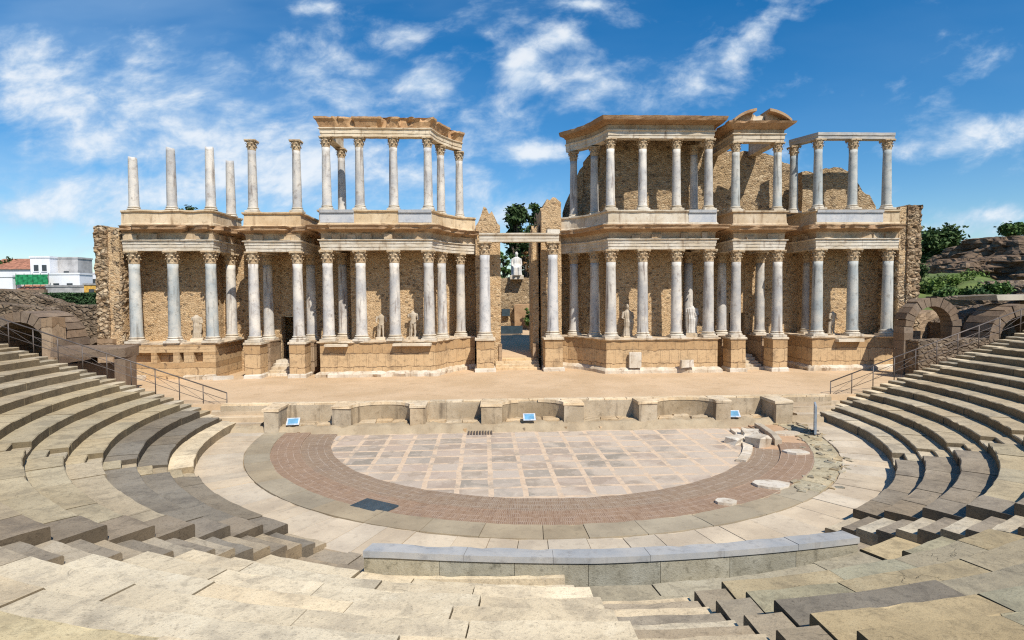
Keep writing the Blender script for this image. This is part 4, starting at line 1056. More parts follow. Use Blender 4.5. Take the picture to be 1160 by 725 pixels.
# ------------------------------------------------------------------ statues (bodies are one fused surface each)
def loft(mb, rings, n=14, fold=0, fk=9):
    vs = []; fs = []
    for k, (x, y, z, rx, ry) in enumerate(rings):
        for i in range(n):
            a = 2*pi*i/n; f = 1+fold*sin(a*fk+z*3) if fold else 1
            vs.append((x+rx*f*cos(a), y+ry*f*sin(a), z))
    for k in range(len(rings)-1):
        for i in range(n): fs.append((k*n+i, k*n+(i+1) % n, (k+1)*n+(i+1) % n, (k+1)*n+i))
    mb.add(vs, fs, smooth=True); o = len(mb.v)-len(vs)
    mb.face([o+i for i in range(n)][::-1], smooth=True); mb.face([o+(len(rings)-1)*n+i for i in range(n)], smooth=True)
def fuse(o, vox=.03):
    m = o.modifiers.new('fuse', 'REMESH'); m.mode = 'VOXEL'; m.voxel_size = vox; m.use_smooth_shade = True
def standing(label, x, y, z, h, robed=True, head=False, armless=False, turn=0, base=.0, mat='statue'):
    t = thing('statue', label, 'statue', (x, y, z), 'statues between the columns'); t.rotation_euler = (0, 0, turn)
    if base: 
        mb = MB(); mb.box(-.42, .42, -.36, .36, 0, base, jit=.02, bev=.03); mb.build('plinth', 'cream', t)
    k = h/1.55; mb = MB()    # 1.55 = height to the neck
    if robed:
        loft(mb, [(0, 0, 0, .30, .24), (0, 0, .12, .28, .22), (.02, 0, .5, .24, .19), (.03, -.02, .8, .25, .20), (.01, 0, 1.0, .22, .17), (0, 0, 1.2, .25, .18), (0, 0, 1.38, .27, .16), (0, 0, 1.47, .14, .11), (0, 0, 1.55, .08, .08)], 36, .07, 11)
        loft(mb, [(.24, -.1, .35, .05, .06), (.27, -.12, .8, .07, .09), (.2, -.1, 1.15, .08, .08)], 10)
    else:
        for sx in (-1, 1):
            loft(mb, [(sx*.13, -.08 if sx > 0 else .02, 0, .06, .10), (sx*.12, 0, .08, .05, .06), (sx*.12, .02, .28, .075, .08), (sx*.11, -.02*sx, .48, .065, .07), (sx*.10, 0, .70, .10, .11), (sx*.08, 0, .88, .12, .13)], 12)
        loft(mb, [(0, 0, .78, .19, .14), (.01, 0, .95, .18, .13), (.02, -.01, 1.1, .16, .12), (.01, 0, 1.28, .22, .14), (0, 0, 1.4, .23, .13), (0, 0, 1.47, .10, .09), (0, 0, 1.55, .07, .07)], 16)
        loft(mb, [(-.2, .1, 0, .1, .1), (-.2, .1, .5, .09, .09), (-.17, .08, .8, .1, .1)], 10)
    arms = ((-.27, -.33, -.26), (.27, .34, .2))
    for j, (a, b, c) in enumerate(arms):
        if armless and j == 0: loft(mb, [(a*1.05, 0, 1.18, .06, .06), (a, 0, 1.38, .075, .075)], 10); continue
        loft(mb, [(c*.9, -.25, .98, .045, .05), (b*.95, -.12, 1.02, .055, .06), (b, 0, 1.05, .06, .07), (a*1.08, 0, 1.25, .07, .075), (a, 0, 1.4, .07, .07)], 10)
    if head:
        loft(mb, [(0, -.02, 1.52, .06, .065), (0, -.03, 1.60, .085, .10), (0, -.02, 1.70, .10, .115), (0, 0, 1.80, .085, .10), (0, .01, 1.85, .03, .04)], 14); loft(mb, [(0, -.13, 1.64, .018, .02), (0, -.135, 1.67, .02, .03), (0, -.115, 1.72, .012, .02)], 6)
    mb.v = [(p[0]*k, p[1]*k, p[2]*k+base) for p in mb.v]
    o = mb.build('figure', mat, t); fuse(o, .025)
    return t
standing('pale headless draped statue at the left end pavilion, right of its middle column', at(223, 372, 13.9).x, 13.9, 4.03, 1.75, True, armless=True, turn=.3, base=.25)
standing('small cuirassed headless statue left of the centre of the left inner pavilion', at(432, 370, 13.9).x, 13.9, 4.03, 1.75, False, turn=.1, base=.2)
standing('headless nude statue with raised drapery between the third and fourth left pavilion columns', at(468, 370, 13.9).x, 13.9, 4.03, 1.95, False, armless=True, turn=-.2, base=.2)
standing('tall toga draped headless statue between the first two columns of the right inner pavilion', at(711, 366, 13.7).x, 13.7, 4.03, 2.05, True, True, turn=.1, base=.12)
standing('pale headless torso statue by the outermost column of the right inner pavilion', at(783.5, 366, 13.6).x, 13.6, 4.03, 2.1, True, armless=True, turn=-.3, base=.3, mat='whitestatue')
standing('white headless statue leaning beside the leftmost column of the right end pavilion', at(943, 366, 13.9).x, 13.9, 4.03, 1.75, False, turn=.4, base=.12)

# ------------------------------------------------------------------ background in the central doorway
GY = 35.0
t = thing('garden_wall', 'ruined rubble garden wall seen through the central doorway', 'wall', (0, GY, 3), None)
mb = MB(); wall_seg(mb, (-5.5, GY), (6.5, GY), 3.0, lerpz(9.2, 9.3, 9.35, 9.3, 9.1), 1.2, .12, .3, .2, 3); o = mb.build('wall', 'upperrubble', t); o.location = -t.location
mb = MB(); mb.box(at(583, 340, GY-.6).x, at(604, 340, GY-.6).x, GY-.9, GY-.2, 3, at(590, 345, GY-.6).z, jit=.1); o = mb.build('red_patch', 'cornice', t); o.location = -t.location
p = at(585, 313, GY-.3)
t = thing('seated_statue', 'white seated goddess statue on the wall beyond the central doorway', 'statue', (p.x, GY-.7, p.z-.05))
mb = MB(); mb.box(-.75, .75, -.6, .65, -.3, .14, bev=.03); mb.build('plinth', 'whitestone', t)
mb = MB()
loft(mb, [(0, -.35, .1, .62, .42), (0, -.36, .5, .52, .40), (0, -.30, .95, .50, .45), (0, -.1, 1.15, .48, .42), (0, .08, 1.45, .36, .28), (0, .1, 1.8, .42, .27), (0, .1, 2.05, .44, .22), (0, .1, 2.18, .2, .15), (0, .08, 2.28, .12, .12)], 40, .06, 11)
loft(mb, [(0, .05, 2.22, .11, .12), (0, .03, 2.36, .16, .18), (0, .04, 2.52, .18, .2), (0, .08, 2.68, .16, .18), (0, .1, 2.78, .06, .07)], 16); loft(mb, [(0, -.16, 2.42, .03, .03), (0, -.17, 2.48, .03, .05), (0, -.14, 2.55, .02, .03)], 6)
for sx in (-1, 1):
    loft(mb, [(sx*.3, -.72, 1.05, .09, .1), (sx*.42, -.45, 1.15, .1, .11), (sx*.52, -.05, 1.3, .11, .12), (sx*.5, .08, 1.7, .12, .13), (sx*.42, .1, 2.02, .13, .14)], 12)
    loft(mb, [(sx*.26, -.75, .1, .16, .2), (sx*.26, -.72, .6, .15, .17), (sx*.26, -.7, 1.0, .17, .2)], 14)
loft(mb, [(0, .45, .1, .62, .2), (0, .45, 1.3, .6, .18)], 20)
o = mb.build('figure', 'whitestatue', t); fuse(o, .03)
p = at(579, 372, 30)
t = thing('information_board', 'long dark information board on the path beyond the central doorway', 'board', (p.x, 30, 3.0))
mb = MB(); mb.box(-1.2, 1.2, -.06, .06, .35, 1.15); mb.build('panel', 'darkplate', t)
for sx in (-1, 1): mb = MB(); mb.box(sx*1.0-.05, sx*1.0+.05, -.05, .05, -.2, .349); mb.build('leg', 'iron', t)
for px, lb in ((573, 'dark square plaque on the garden wall'),):
    p = at(px, 354, GY-.5); mb = MB(); mb.box(p.x-.45, p.x+.45, GY-.55, GY-.2, p.z-.4, p.z+.4); tag(mb.build('wall_plaque', 'darkplate'), lb, 'plaque')

# ------------------------------------------------------------------ foliage
def leaf_cloud(mb, blobs, n, size, rng, flat=.0):
    tot = sum(b[3]*b[4]*b[5] for b in blobs)
    for (x, y, z, rx, ry, rz) in blobs:
        k = int(n*rx*ry*rz/tot)+8; bt = rng.uniform(.7, 1.35)
        for _ in range(k):
            a, c = rng.uniform(0, 2*pi), rng.uniform(-1, 1); rr = min(1.5, abs(rng.gauss(0, .42))+.38*rng.random())*(1+.45*noise.noise(Vector((cos(a)*2+x, sin(a)*2+y, c*2+z))))
            s_ = sqrt(1-c*c); P_ = Vector((x+rx*rr*s_*cos(a), y+ry*rr*s_*sin(a), z+rz*rr*c))
            u = Vector((rng.gauss(0, 1), rng.gauss(0, 1), rng.gauss(0, .7))).normalized(); w = u.cross(Vector((rng.gauss(0, 1), rng.gauss(0, 1), rng.gauss(0, 1)))).normalized()
            L = size*rng.uniform(.6, 1.4); wd = L*.5; tt = bt*rng.uniform(.75, 1.25)
            o = len(mb.v); mb.v += [tuple(P_-u*L), tuple(P_+w*wd-u*L*.1), tuple(P_+u*L), tuple(P_-w*wd-u*L*.1)]
            mb.face((o, o+1, o+2, o+3), (tt, tt, tt*.9))
def tree(name, label, base, h, spread, n=2600, size=.16, leaf='leafdark', seed=1, shape='round', cat='tree', group=None, trunk_h=.35):
    rng = random.Random(seed); t = thing(name, label, cat, base, group)
    mb = MB(); lean = rng.uniform(-.1, .1)*h
    mb.tube([(0, 0, -.4), (lean*.2, 0, h*.2), (lean*.6, 0, h*.45), (lean, 0, h*.8)], [h*.035, h*.028, h*.02, h*.008], 8)
    blobs = []; nb = 22
    for k in range(nb):
        a = rng.uniform(0, 2*pi); u = rng.uniform(trunk_h, .95)
        if shape == 'tall': rad = spread*(.35+.5*sin(pi*min(1, (u-trunk_h)/(1-trunk_h)+.15)))
        else: rad = spread*sqrt(max(.05, 1-((u-.58)/.48)**2))
        rr = rad*rng.uniform(.35, .8); x, y, z = rr*cos(a)+lean*u, rr*sin(a), h*u; b = spread*rng.uniform(.26, .45)
        blobs.append((x, y, z, b, b, b*rng.uniform(.6, .85)))
        mb.tube([(lean*u*.6, 0, h*max(.15, u-.28)), (x*.6, y*.6, z-.1*h), (x, y, z)], [h*.012, h*.008, h*.003], 5)
    mb.build('trunk', 'bark', t)
    lb = MB(); leaf_cloud(lb, blobs, n, size, rng); lb.build('crown', leaf, t)
    return t
def P3(px, py, Y): return at(px, py, Y)
def place_tree(name, label, px, pyb, pyt, Y, spread_px, **k):
    b = at(px, pyb, Y); tp = at(px, pyt, Y); D = (Y-CAM.y)
    return tree(name, label, (b.x, Y, b.z), tp.z-b.z, spread_px*D/FPX, **k)
place_tree('garden_tree', 'tall dark green tree above the lintel of the central doorway', 585, 330, 231, 46, 24, n=6500, size=.3, seed=5, shape='tall', group='trees behind the stage')
place_tree('garden_tree', 'dark tree peeping out beside the right doorway jamb', 612, 330, 222, 50, 16, n=3800, size=.28, seed=8, shape='tall', group='trees behind the stage')
place_tree('garden_tree', 'bright green bush left of the seated white statue', 571, 330, 283, 40, 11, n=1800, size=.18, leaf='leafmid', seed=9, group='trees behind the stage', trunk_h=.2)
place_tree('garden_tree', 'reddish brown shrub right of the seated white statue', 596, 330, 284, 42, 8, n=1300, size=.16, leaf='leafbrown', seed=12, group='trees behind the stage', trunk_h=.2)
place_tree('garden_tree', 'dark leafy backdrop tree behind the seated white statue', 600, 332, 258, 48, 20, n=5000, size=.3, seed=14, group='trees behind the stage', trunk_h=.15)
place_tree('garden_shrub', 'low green shrub at the foot of the garden wall', 599, 372, 346, 33, 7, n=1100, size=.13, leaf='leafmid', seed=15, trunk_h=.1, cat='shrub')
place_tree('garden_tree', 'treetop peeping over the left attic parapet between bare shafts', 216, 300, 233, 44, 16, n=1600, size=.22, seed=18, group='trees behind the stage')
place_tree('garden_tree', 'broad dark pine to the right of the stage building', 1062, 312, 264, 75, 34, n=11000, size=.42, seed=21, trunk_h=.3)
place_tree('garden_tree', 'small round tree crowning the far right rocks', 1148, 272, 254, 70, 16, n=3200, size=.32, seed=23, leaf='leafmid')
place_tree('garden_tree', 'dark little tree by the far left edge among the roofs', 8, 312, 295, 105, 14, n=1200, size=.4, seed=25)
place_tree('garden_shrub', 'dark shrub growing under the green netting of the white house', 40, 330, 318, 92, 8, n=800, size=.3, seed=26, cat='shrub', trunk_h=.1)

# ------------------------------------------------------------------ terrain
def sstep(x, a, b):
    t_ = max(0, min(1, (x-a)/(b-a))); return t_*t_*(3-2*t_)
def ter(x, y):
    R = hypot(x, y)
    if y < 3: z = -.6+6.3*sstep(R, 31.5, 36)
    else: z = -.6+sstep(y, 17, 19)*2.6+sstep(abs(x), 31, 37)*3.2*sstep(y, 3, 5)
    z = z if y < 3 or abs(x) < 30 else max(z, -.6+3.2*sstep(abs(x), 31, 37))
    z += sstep(y, 30, 60)*2.2+sstep(R, 60, 110)*1.0*(y > 3)
    if abs(x) < 4 and 17 < y < 38: z = min(z, 1.6+(y-17)*.07)
    z += .25*fbm(x*.08, y*.08)*sstep(R, 34, 50)
    return min(z, 6.9)
ax = []
v = 0.0
while v < 40: ax.append(v); v += 1.5
while v < 2500: ax.append(v); v *= 1.22
ax = sorted({-a for a in ax} | set(ax)); N = len(ax); mb = MB()
vs = [(x, y, ter(x, y)) for y in ax for x in ax]
fs = [(j*N+i, j*N+i+1, (j+1)*N+i+1, (j+1)*N+i) for j in range(N-1) for i in range(N-1)]
mb.add(vs, fs, smooth=True); struct(mb.build('terrain', 'terrain'))

# ------------------------------------------------------------------ side ruins
def arch_wall(label, cx, cz, ri, ro, Y, depth, mat, x0=None, x1=None, zb=ST, ztop=None, name='ruined_arch'):
    """stone arch facing the stage: ring of wedge stones on two piers, with rubble haunches"""
    t = thing(name, label, 'ruined arch', (cx, Y, zb)); k = 13
    mb = MB()
    for j in range(k):
        a0, a1 = pi*j/k+.012, pi*(j+1)/k-.012; rj = ro+random.uniform(-.08, .08)
        q = [(cx-ri*cos(a0), cz+ri*sin(a0)), (cx-rj*cos(a0), cz+rj*sin(a0)), (cx-rj*cos(a1), cz+rj*sin(a1)), (cx-ri*cos(a1), cz+ri*sin(a1))]
        mb.vprism(q, Y-.12+random.uniform(-.04, .04), Y+depth, shade(.15))
    o = mb.build('voussoirs', mat, t); o.location = -t.location
    for sx in (-1, 1):
        mb = MB(); a, b = sorted((cx+sx*ri, cx+sx*ro)); z = zb
        while z < cz-.05:
            h = min(.6, cz-z); mb.box(a, b, Y-.08, Y+depth, z+.01, z+h, shade(.15), jit=.03); z += h
        o = mb.build('pier', mat, t); o.location = -t.location
    return t
c = at(1057, 372, 9.5); 
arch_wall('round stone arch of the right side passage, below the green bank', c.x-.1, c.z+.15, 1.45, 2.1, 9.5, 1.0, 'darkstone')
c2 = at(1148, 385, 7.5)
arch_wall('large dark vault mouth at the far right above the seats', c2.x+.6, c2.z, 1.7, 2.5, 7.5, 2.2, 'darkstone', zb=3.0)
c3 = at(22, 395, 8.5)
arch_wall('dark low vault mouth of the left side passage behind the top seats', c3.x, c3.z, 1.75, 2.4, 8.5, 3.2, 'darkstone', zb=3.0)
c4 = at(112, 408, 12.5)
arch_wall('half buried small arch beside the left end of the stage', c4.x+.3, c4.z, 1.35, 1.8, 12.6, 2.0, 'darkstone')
def ruin(name, label, p, q, z0, tops, th=1.2, mat='darkrubble', amp=.12, rag=.3, seed=1, ds=.28, cat='ruined wall'):
    t = MB(); wall_seg(t, p, q, z0, lerpz(*tops), th, amp, ds, rag, seed, big=.08); return tag(t.build(name, mat), label, cat)
def rz(px, py, Y): p = at(px, py, Y); return p.x, p.z
x0, zt = rz(-40, 328, 14); x1, _ = rz(112, 345, 14)
ruin('ruined_wall', 'long broken rubble wall running below the clipped hedge at left', (x0-2, 14.5), (x1+.4, 14.5), 1.0, (zt, zt, zt-.2, zt-1.2, zt-1.3), seed=3)
x0, zt = rz(-60, 345, 11.5); x1, _ = rz(60, 345, 11.5)
ruin('ruined_wall', 'dark rubble mass over the left vault mouth', (x0, 11.7), (x1, 11.7), 1.0, (zt+.3, zt, zt-.4), 1.5, seed=5)
x0, zt = rz(48, 360, 8.4); x1, _ = rz(62, 360, 8.4)
tb_ = MB(); tb_.box(x0, x1, 8.2, 9.4, 1.0, zt, jit=.06); tag(tb_.build('stone_pier', 'ashlardark'), 'square tan stone pier beside the left vault mouth', 'stone pier')
x0, zt = rz(64, 393, 6.6); x1, zt1 = rz(147, 392, 6.6)
t = thing('stone_lintel', 'long dark stone slab on a square post at the left stage end', 'stone lintel', (x1-.6, 6.6, ST))
mb = MB(); mb.box(x0, x1, 6.0, 7.6, zt-.62, zt+.02, jit=.06, bev=.05); o = mb.build('slab', 'darkstone', t); o.location = -t.location
mb = MB(); xp, zp = rz(131, 398, 6.3); mb.box(xp, x1-.05, 6.1, 7.3, 1.0, zt-.625, jit=.05); o = mb.build('post', 'darkstone', t); o.location = -t.location
mb = MB(); mb.box(x0-.3, xp-.3, 7.3, 7.9, 1.0, zt-1.2, jit=.08); o = mb.build('rear_block', 'darkstone', t); o.location = -t.location
xa, za = rz(1045, 388, 7.0); xb, _ = rz(1115, 388, 7.0)
t = MB(); wall_seg(t, (xa-.3, 7.0), (xb+1, 7.0), 1.0, lerpz(za+.1, za+.2, za+.2), 1.2, .08, .25, .1, 4); tag(t.build('ruined_wall', 'darkrubble'), 'low dark wall with flat coping below the right stone arch', 'ruined wall')
xa, za = rz(1072, 352, 10.8); xb, _ = rz(1150, 352, 10.8)
t = MB(); wall_seg(t, (xa, 10.8), (xb+4, 10.8), 1.0, lerpz(za-.9, za+.2, za+.5, za+.6), 2.2, .2, .28, .5, 14, big=.15); tag(t.build('ruined_wall', 'darkrubble'), 'brown rubble mass between the round arch and the far right vault', 'ruined wall')
xa, za = rz(1040, 350, 12.4); xb, _ = rz(1080, 350, 12.4)
t = MB(); wall_seg(t, (xa-.6, 12.6), (xb+.5, 12.6), 1.0, lerpz(za-.6, za-.2, za-.5), 1.2, .15, .28, .4, 15, big=.12); tag(t.build('ruined_wall', 'ashlardark'), 'brown broken wall seen through the round stone arch', 'ruined wall')
# cavea end walls (between seats and side passages)
for s, lb in ((-1, 'sloping rubble wall carrying the stage end of the left seats'), (1, 'sloping rubble wall carrying the stage end of the right seats')):
    mb = MB()
    Rs = [Rrow(i) for i in range(NROW)]
    def tp(u, s=s):
        x = 16.3+(32-16.3)*(u if s > 0 else 1-u); i = max(0, min(NROW-1, int((sqrt(x*x+4.4)-16.98)/1.017)+1)); return zrow(i)-.45
    a, b = (16.3, 32) if s > 0 else (-32, -16.3)
    wall_seg(mb, (b, 2.68), (a, 2.68), -.3, (lambda u: tp(1-u)), .62, .05, .3, .05, 3+s)
    tag(mb.build('seat_end_wall', 'darkrubble'), lb, 'retaining wall', 'walls at the ends of the seats')
# railings
def railing(s, label, x0, x1):
    t = thing('railing', label, 'railing', (x0, 2.2, 0), 'stair railings')
    def zg(x):
        R = hypot(x, 2.1); return zrow(0)+(R-16.1)*.358
    h = .95; n = 11
    xs = [x0+(x1-x0)*k/n for k in range(n+1)]
    def b(nm, pts, r): mb = MB(); mb.tube(pts, r, 8); o = mb.build(nm, 'iron', t); o.location = (-x0, -2.2, 0)
    b('handrail', [(x0, 2.15, zg(x0)+h), (x1, 2.15, zg(x1)+h)], .036)
    for hh in (.55, .12): b('rail', [(x0, 2.15, zg(x0)+hh), (x1, 2.15, zg(x1)+hh)], .016)
    for k, x in enumerate(xs): b('post', [(x, 2.15, zg(x)-.5), (x, 2.15, zg(x)+h)], .028)
    for k in range(n): 
        b('brace', [(xs[k], 2.15, zg(xs[k])+.12), (xs[k+1], 2.15, zg(xs[k+1])+.55)], .01)
railing(-1, 'rusty iron handrail climbing along the left stage end of the seats', -17.1, -31.2)
railing(1, 'rusty iron handrail climbing along the right stage end of the seats', 17.5, 31.6)

# ------------------------------------------------------------------ signs
def sign(label, x, y, z, turn=0):
    t = thing('information_sign', label, 'sign', (x, y, z), 'tilted information signs'); t.rotation_euler = (0, 0, turn); t.scale = (.72, .72, .72)
    for sx in (-.3, .3): mb = MB(); mb.tube([(sx, 0, -.2), (sx, 0, .28)], .02, 6); mb.build('leg', 'iron', t)
    def tl(mb):
        c_, s_ = cos(radians(38)), sin(radians(38)); mb.v = [(a, b*c_-c*s_, b*s_+c*c_+.38) for a, b, c in mb.v]
    mb = MB(); mb.box(-.46, .46, -.34, .34, -.02, .015); tl(mb); mb.build('panel', 'signwhite', t)
    mb = MB(); mb.box(-.36, .36, -.22, .26, .017, .021); mb.box(-.36, .1, -.30, -.255, .017, .021); tl(mb); mb.build('picture', 'signblue', t)
    return t
sign('tilted white and blue information sign at the left end of the stage front', -12.95, .45, .42, .1)
sign('tilted white and blue information sign in front of the middle niche', -.35, .38, .46)
sign('tilted white and blue information sign right of the right curved niche', 11.0, .5, .42, -.1)
t = thing('floor_plate', 'dark blue metal plate lying across the brick ring', 'metal plate', (-6.55, -11.15, .175)); t.rotation_euler = (0, 0, radians(-33))
mb = MB(); mb.box(-.72, .72, -.42, .42, -.02, .045); mb.build('plate', 'darkplate', t)
t = thing('standing_panel', 'upright pale blue grey panel at the foot of the right seats', 'panel', (14.05, -2.2, RING_Z)); t.rotation_euler = (0, 0, radians(62))
mb = MB(); mb.box(-.62, .62, -.05, .05, .06, 1.5, bev=.02); mb.build('board', 'greypanel', t)
for sx in (-.4, .4): mb = MB(); mb.box(sx-.05, sx+.05, -.2, .2, -.05, .06); mb.build('foot', 'iron', t)
mb = MB(); 
x_, z_ = at(544, 489, .35).x, .0
t = thing('floor_grate', 'dark iron drain grate at the back edge of the marble floor', 'grate', (-3.0, -.30, .03))
for k in range(9): mb = MB(); mb.box(-.65+k*.15, -.57+k*.15, -.3, .3, 0, .09); mb.build('bar', 'iron', t)

# ------------------------------------------------------------------ left background: houses, hedge
def house(label, px0, px1, pyt, Y, depth, mat, wins=(), roof=None, base=4.5, name='house'):
    a = at(px0, pyt, Y); b = at(px1, pyt, Y)
    t = thing(name, label, 'house', ((a.x+b.x)/2, Y, base), 'houses beyond the ruins'); w = (b.x-a.x)/2; H = (a.z+b.z)/2-base
    mb = MB(); mb.box(-w, w, 0, depth, 0, H); wo = mb.build('wall', mat, t)
    if roof == 'tile':
        mb = MB(); mb.add([(-w-.3, -.4, H), (w+.3, -.4, H), (w+.3, depth+.4, H), (-w-.3, depth+.4, H), (-w-.3, depth/2, H+depth*.22), (w+.3, depth/2, H+depth*.22)], [(0, 1, 5, 4), (2, 3, 4, 5), (1, 2, 5), (3, 0, 4), (3, 2, 1, 0)]); mb.build('roof', 'rooftile', t)
    else:
        mb = MB(); mb.box(-w-.12, w+.12, -.12, depth+.1, H+.002, H+.3); mb.build('roof', roof or mat, t)
    for (u, v, ww, hh) in wins:
        mb = MB(); x = -w+2*w*u; z = H*v; mb.box(x-ww/2, x+ww/2, -.06, -.002, z-hh/2, z+hh/2); wn = mb.build('window', 'glass', t)
        mb = MB(); mb.box(x-ww/2-.1, x+ww/2+.1, -.14, -.004, z-hh/2-.14, z-hh/2-.03); mb.build('sill', mat, wn)
    return t, w, H
house('white house with two small dark windows behind the green netting', 34, 56, 292, 80, 4, 'housewhite', ((.3, .82, .8, 1.1), (.72, .82, .8, 1.1)))
house('boxy pale grey house with flat roof and water tank, right of the white one', 54.5, 88, 293, 82, 4, 'housegrey', ((.6, .72, .9, 1.1),))
house('long low white house front below the grey flat roof', 52, 90, 311, 78, 3.5, 'housewhite', ((.3, .72, 1.0, .9), (.7, .72, 1.0, .9)))
house('distant white terrace house right of the tall pale house', 92, 112, 310, 95, 4, 'housewhite', ((.3, .8, 1, 1), (.7, .8, 1, 1)))
house('small yellow ochre house with grey roof next to the ragged wall', 95, 120, 323, 70, 6, 'houseyellow', ((.35, .8, .9, .7),), 'roofgrey')
house('low grey roofed shed in front of the white houses', 52, 96, 325, 72, 6, 'housegrey', (), 'roofgrey')
house('red tiled house at the far left behind the dark tree', -20, 34, 305, 100, 12, 'housewhite', ((.4, .8, 1, 1),), 'tile')
house('low white house at the left picture edge', -30, 14, 314, 76, 6, 'housewhite', ((.5, .7, 1.2, 1),))
house('low red roofed house beneath the green netting', 14, 46, 328, 77, 4, 'housewhite', (), 'tile')
a = at(17, 311, 76.5); b = at(54, 311, 76.5); z0 = at(17, 322.5, 76.5).z
t = thing('scaffold_netting', 'green builders netting stretched before the white house', 'netting', ((a.x+b.x)/2, 76.5, z0))
mb = MB(); w = (b.x-a.x)/2; nx = 24; vs = []; fs = []
for i in range(nx+1):
    for k in range(5): vs.append((-w+2*w*i/nx, .12*sin(i*1.7)+.06*sin(k*2+i), (a.z-z0)*k/4))
for i in range(nx):
    for k in range(4): fs.append((i*5+k, (i+1)*5+k, (i+1)*5+k+1, i*5+k+1))
vs2 = [(x, y+.05, z) for x, y, z in vs]; mb.add(vs, fs); mb.add(vs2, [f[::-1] for f in fs]); mb.build('net', 'greennet', t)
for k in range(5): mb = MB(); mb.tube([(-w+2*w*k/4, .2, -3), (-w+2*w*k/4, .2, a.z-z0+.2)], .05, 6); mb.build('pole', 'iron', t)
def hedge(label, p, q, z0, z1, th, n, seed, leaf='hedge', cat='hedge', name='clipped_hedge'):
    rng = random.Random(seed); t = thing(name, label, cat, ((p[0]+q[0])/2, (p[1]+q[1])/2, z0)); p, q = Vector(p), Vector(q); L = (q-p).length; d = (q-p)/L; nn = Vector((d.y, -d.x))
    core = MB(); c = [p+nn*th*.4, q+nn*th*.4, q-nn*th*.4, p-nn*th*.4]; core.prism([(v.x, v.y) for v in c], z0, z1-.12); o = core.build('stem_mass', leaf, t); o.location = -t.location
    mb = MB()
    for _ in range(n):
        u = rng.random()*L; w = rng.uniform(-.5, .5)*th; z = z0+(z1-z0)*rng.random()
        if rng.random() < .6: w = .5*th*rng.uniform(.8, 1.05)
        elif rng.random() < .6: z = z1-rng.random()*.12
        c_ = p+d*u+nn*w; s_ = rng.uniform(.05, .13); e = Vector((rng.gauss(0, 1), rng.gauss(0, 1), rng.gauss(0, 1))).normalized()*s_; f = e.orthogonal().normalized()*s_*.6
        P_ = Vector((c_.x, c_.y, z)); o = len(mb.v); mb.v += [tuple(P_-e), tuple(P_+f), tuple(P_+e), tuple(P_-f)]; tt = rng.uniform(.6, 1.4); mb.face((o, o+1, o+2, o+3), (tt, tt, tt))
    o = mb.build('foliage', leaf, t); o.location = -t.location
a = at(47, 346, 22); b = at(117, 346, 22); z1 = at(80, 332, 22).z
hedge('dark clipped hedge between the white houses and the left ruins', (a.x, 22), (b.x+.6, 22), a.z-1.2, z1, 1.2, 4200, 3)
a = at(-30, 327, 30); b = at(50, 327, 30)
mb = MB(); wall_seg(mb, (a.x, 30), (b.x, 30), 3, lerpz(a.z, a.z, a.z-.1, a.z-.1), .5, .04, .5, .05, 9); tag(mb.build('boundary_wall', 'darkstone'), 'low grey boundary wall in front of the houses at left', 'boundary wall')

# ------------------------------------------------------------------ right background: bank, rocks
def rock(label, px0, px1, pyt, pyb, Y, depth, seed, mat='rock'):
    a = at(px0, pyb, Y); b = at(px1, pyt, Y); cx, cz = (a.x+b.x)/2, (a.z+b.z)/2; rx, rz_ = (b.x-a.x)/2, (b.z-a.z)/2
    mb = MB(); nu, nv = 56, 30; vs = []; fs = []
    for j in range(nv+1):
        th = pi*j/nv
        for i in range(nu):
            ph = 2*pi*i/nu; x, y, z = sin(th)*cos(ph), sin(th)*sin(ph), cos(th)
            x, y, z = [math.copysign(abs(c)**.7, c) for c in (x, y, z)]
            q = Vector((x*rx*.28+seed*9, y*depth*.28, z*rz_*.45)); d = 1+.42*noise.fractal(q, .8, 2.2, 6)+.1*noise.cell(q*1.8)
            lay = math.floor((z*rz_+noise.noise(q)*.8)/.8)*.8/rz_ if rz_ > 0 else z
            zz = z*.6+lay*.4
            vs.append((x*rx*d, y*depth*d, zz*rz_*(.85+.15*d)))
    for j in range(nv):
        for i in range(nu): fs.append((j*nu+i, (j+1)*nu+i, (j+1)*nu+(i+1) % nu, j*nu+(i+1) % nu))
    mb.add(vs, fs); return tag(mb.build('rock_outcrop', mat, loc=(cx, Y, cz)), label, 'rock outcrop', 'ruined rock masses at right')
rock('dark overhanging rock crag below the small round tree at far right', 1098, 1185, 267, 312, 52, 6, 1)
rock('tall brown layered rock mass at the right picture edge', 1125, 1200, 283, 330, 40, 6, 2)
rock('grey brown rock shelf in the middle of the right slope', 1068, 1125, 292, 335, 44, 5, 3)
rock('low rounded rock ledge under the dark pine', 1036, 1085, 296, 325, 56, 4, 4)
rock('dark rock shoulder between the pine and the crag', 1078, 1125, 276, 310, 60, 5, 6)
rock('broad rock bank sloping down to the right vault mouth', 1108, 1190, 318, 372, 24, 6, 7, 'darkrubble')
rock('rocky rise behind the right stone arch', 1085, 1130, 330, 392, 15, 3.5, 8, 'darkrubble')
x0, zt = rz(1118, 334, 9); x1, _ = rz(1185, 334, 9)
mb = MB(); mb.box(x0, x1+3, 8.2, 11.5, zt-.35, zt, jit=.08, bev=.06); tag(mb.build('stone_slab', 'paving'), 'flat pale slab capping the vault at the far right', 'stone slab')
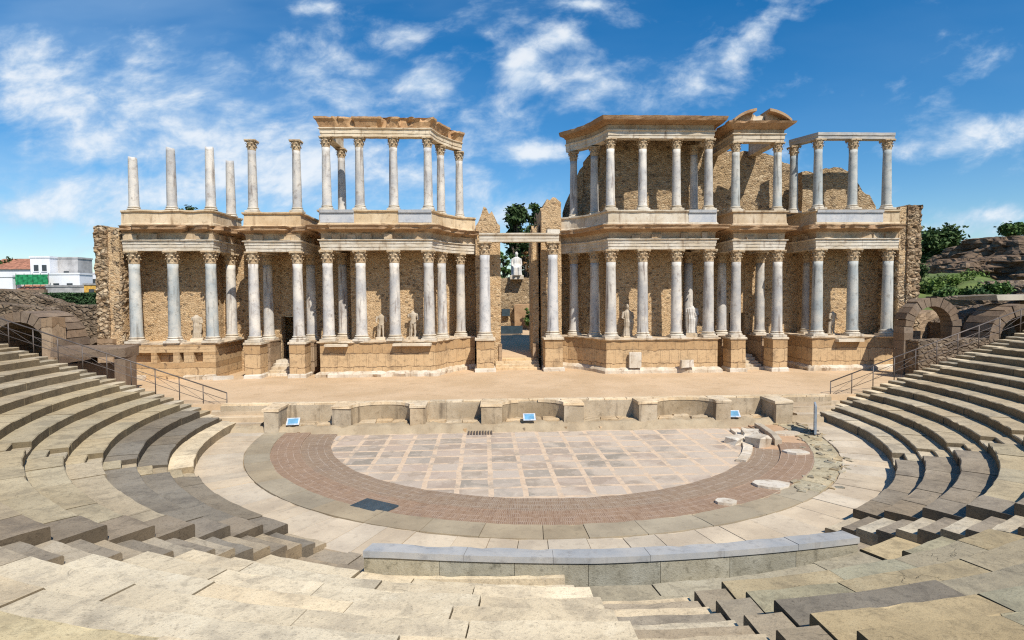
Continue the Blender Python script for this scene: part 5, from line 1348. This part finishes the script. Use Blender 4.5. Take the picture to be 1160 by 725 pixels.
# grassy bank
mb = MB(); nx, ny = 40, 24; vs = []; fs = []
for j in range(ny+1):
    for i in range(nx+1):
        x = 31+20*i/nx; y = 12.5+26*j/ny; u = j/ny
        z = 5.2+3.6*sstep(y, 12.5, 36)+.5*fbm(x*.2, y*.2)+.8*sstep(x, 40, 50)
        if i == 0 or j == 0: z -= 3
        vs.append((x, y, z))
for j in range(ny):
    for i in range(nx): fs.append((j*(nx+1)+i, j*(nx+1)+i+1, (j+1)*(nx+1)+i+1, (j+1)*(nx+1)+i))
mb.add(vs, fs, smooth=True); struct(mb.build('hill', 'grass'))
rng = random.Random(4)
def bush(label, px0, px1, pyt, pyb, Y, leaf, seed, n=1500, size=.16):
    a = at(px0, pyb, Y); b = at(px1, pyt, Y); w = (b.x-a.x)/2; h = b.z-a.z; r = random.Random(seed)
    t = thing('green_shrub', label, 'shrub', ((a.x+b.x)/2, Y, a.z), 'shrubs on the right bank')
    bl_ = [(r.uniform(-.75, .75)*w, r.uniform(-.8, .8), h*r.uniform(.25, .6), w*.35, 1.0, h*.42) for _ in range(14)]
    mb = MB(); leaf_cloud(mb, bl_, n, size, r); mb.build('foliage', leaf, t)
    mb = MB()
    for b_ in bl_: mb.tube([(b_[0]*.6, b_[1]*.6, -.3), (b_[0], b_[1], b_[2])], [.05, .02], 5)
    mb.build('stem', 'bark', t)
bush('bright green shrub just right of the ragged end wall', 1036, 1072, 313, 338, 26, 'leafbright', 2, 5200)
bush('long bright green shrub strip sloping down the right bank', 1058, 1105, 311, 332, 28, 'leafbright', 3, 5600)
bush('small bright green shrub beside the rock shelf on the bank', 1085, 1112, 306, 322, 31, 'leafbright', 8, 2600)
bush('mid green bushy clump behind the pale slab at far right', 1112, 1135, 318, 334, 22, 'leafmid', 9, 2200)
bush('dark green clump above the crown of the stone arch', 1056, 1086, 324, 340, 22, 'leafmid', 4, 3600)
bush('dark round shrub at the end of the green strip', 1096, 1116, 324, 342, 20, 'hedge', 5, 1200)
bush('dark narrow shrub touching the ragged end wall', 1034, 1046, 295, 318, 30, 'leafdark', 6, 900)
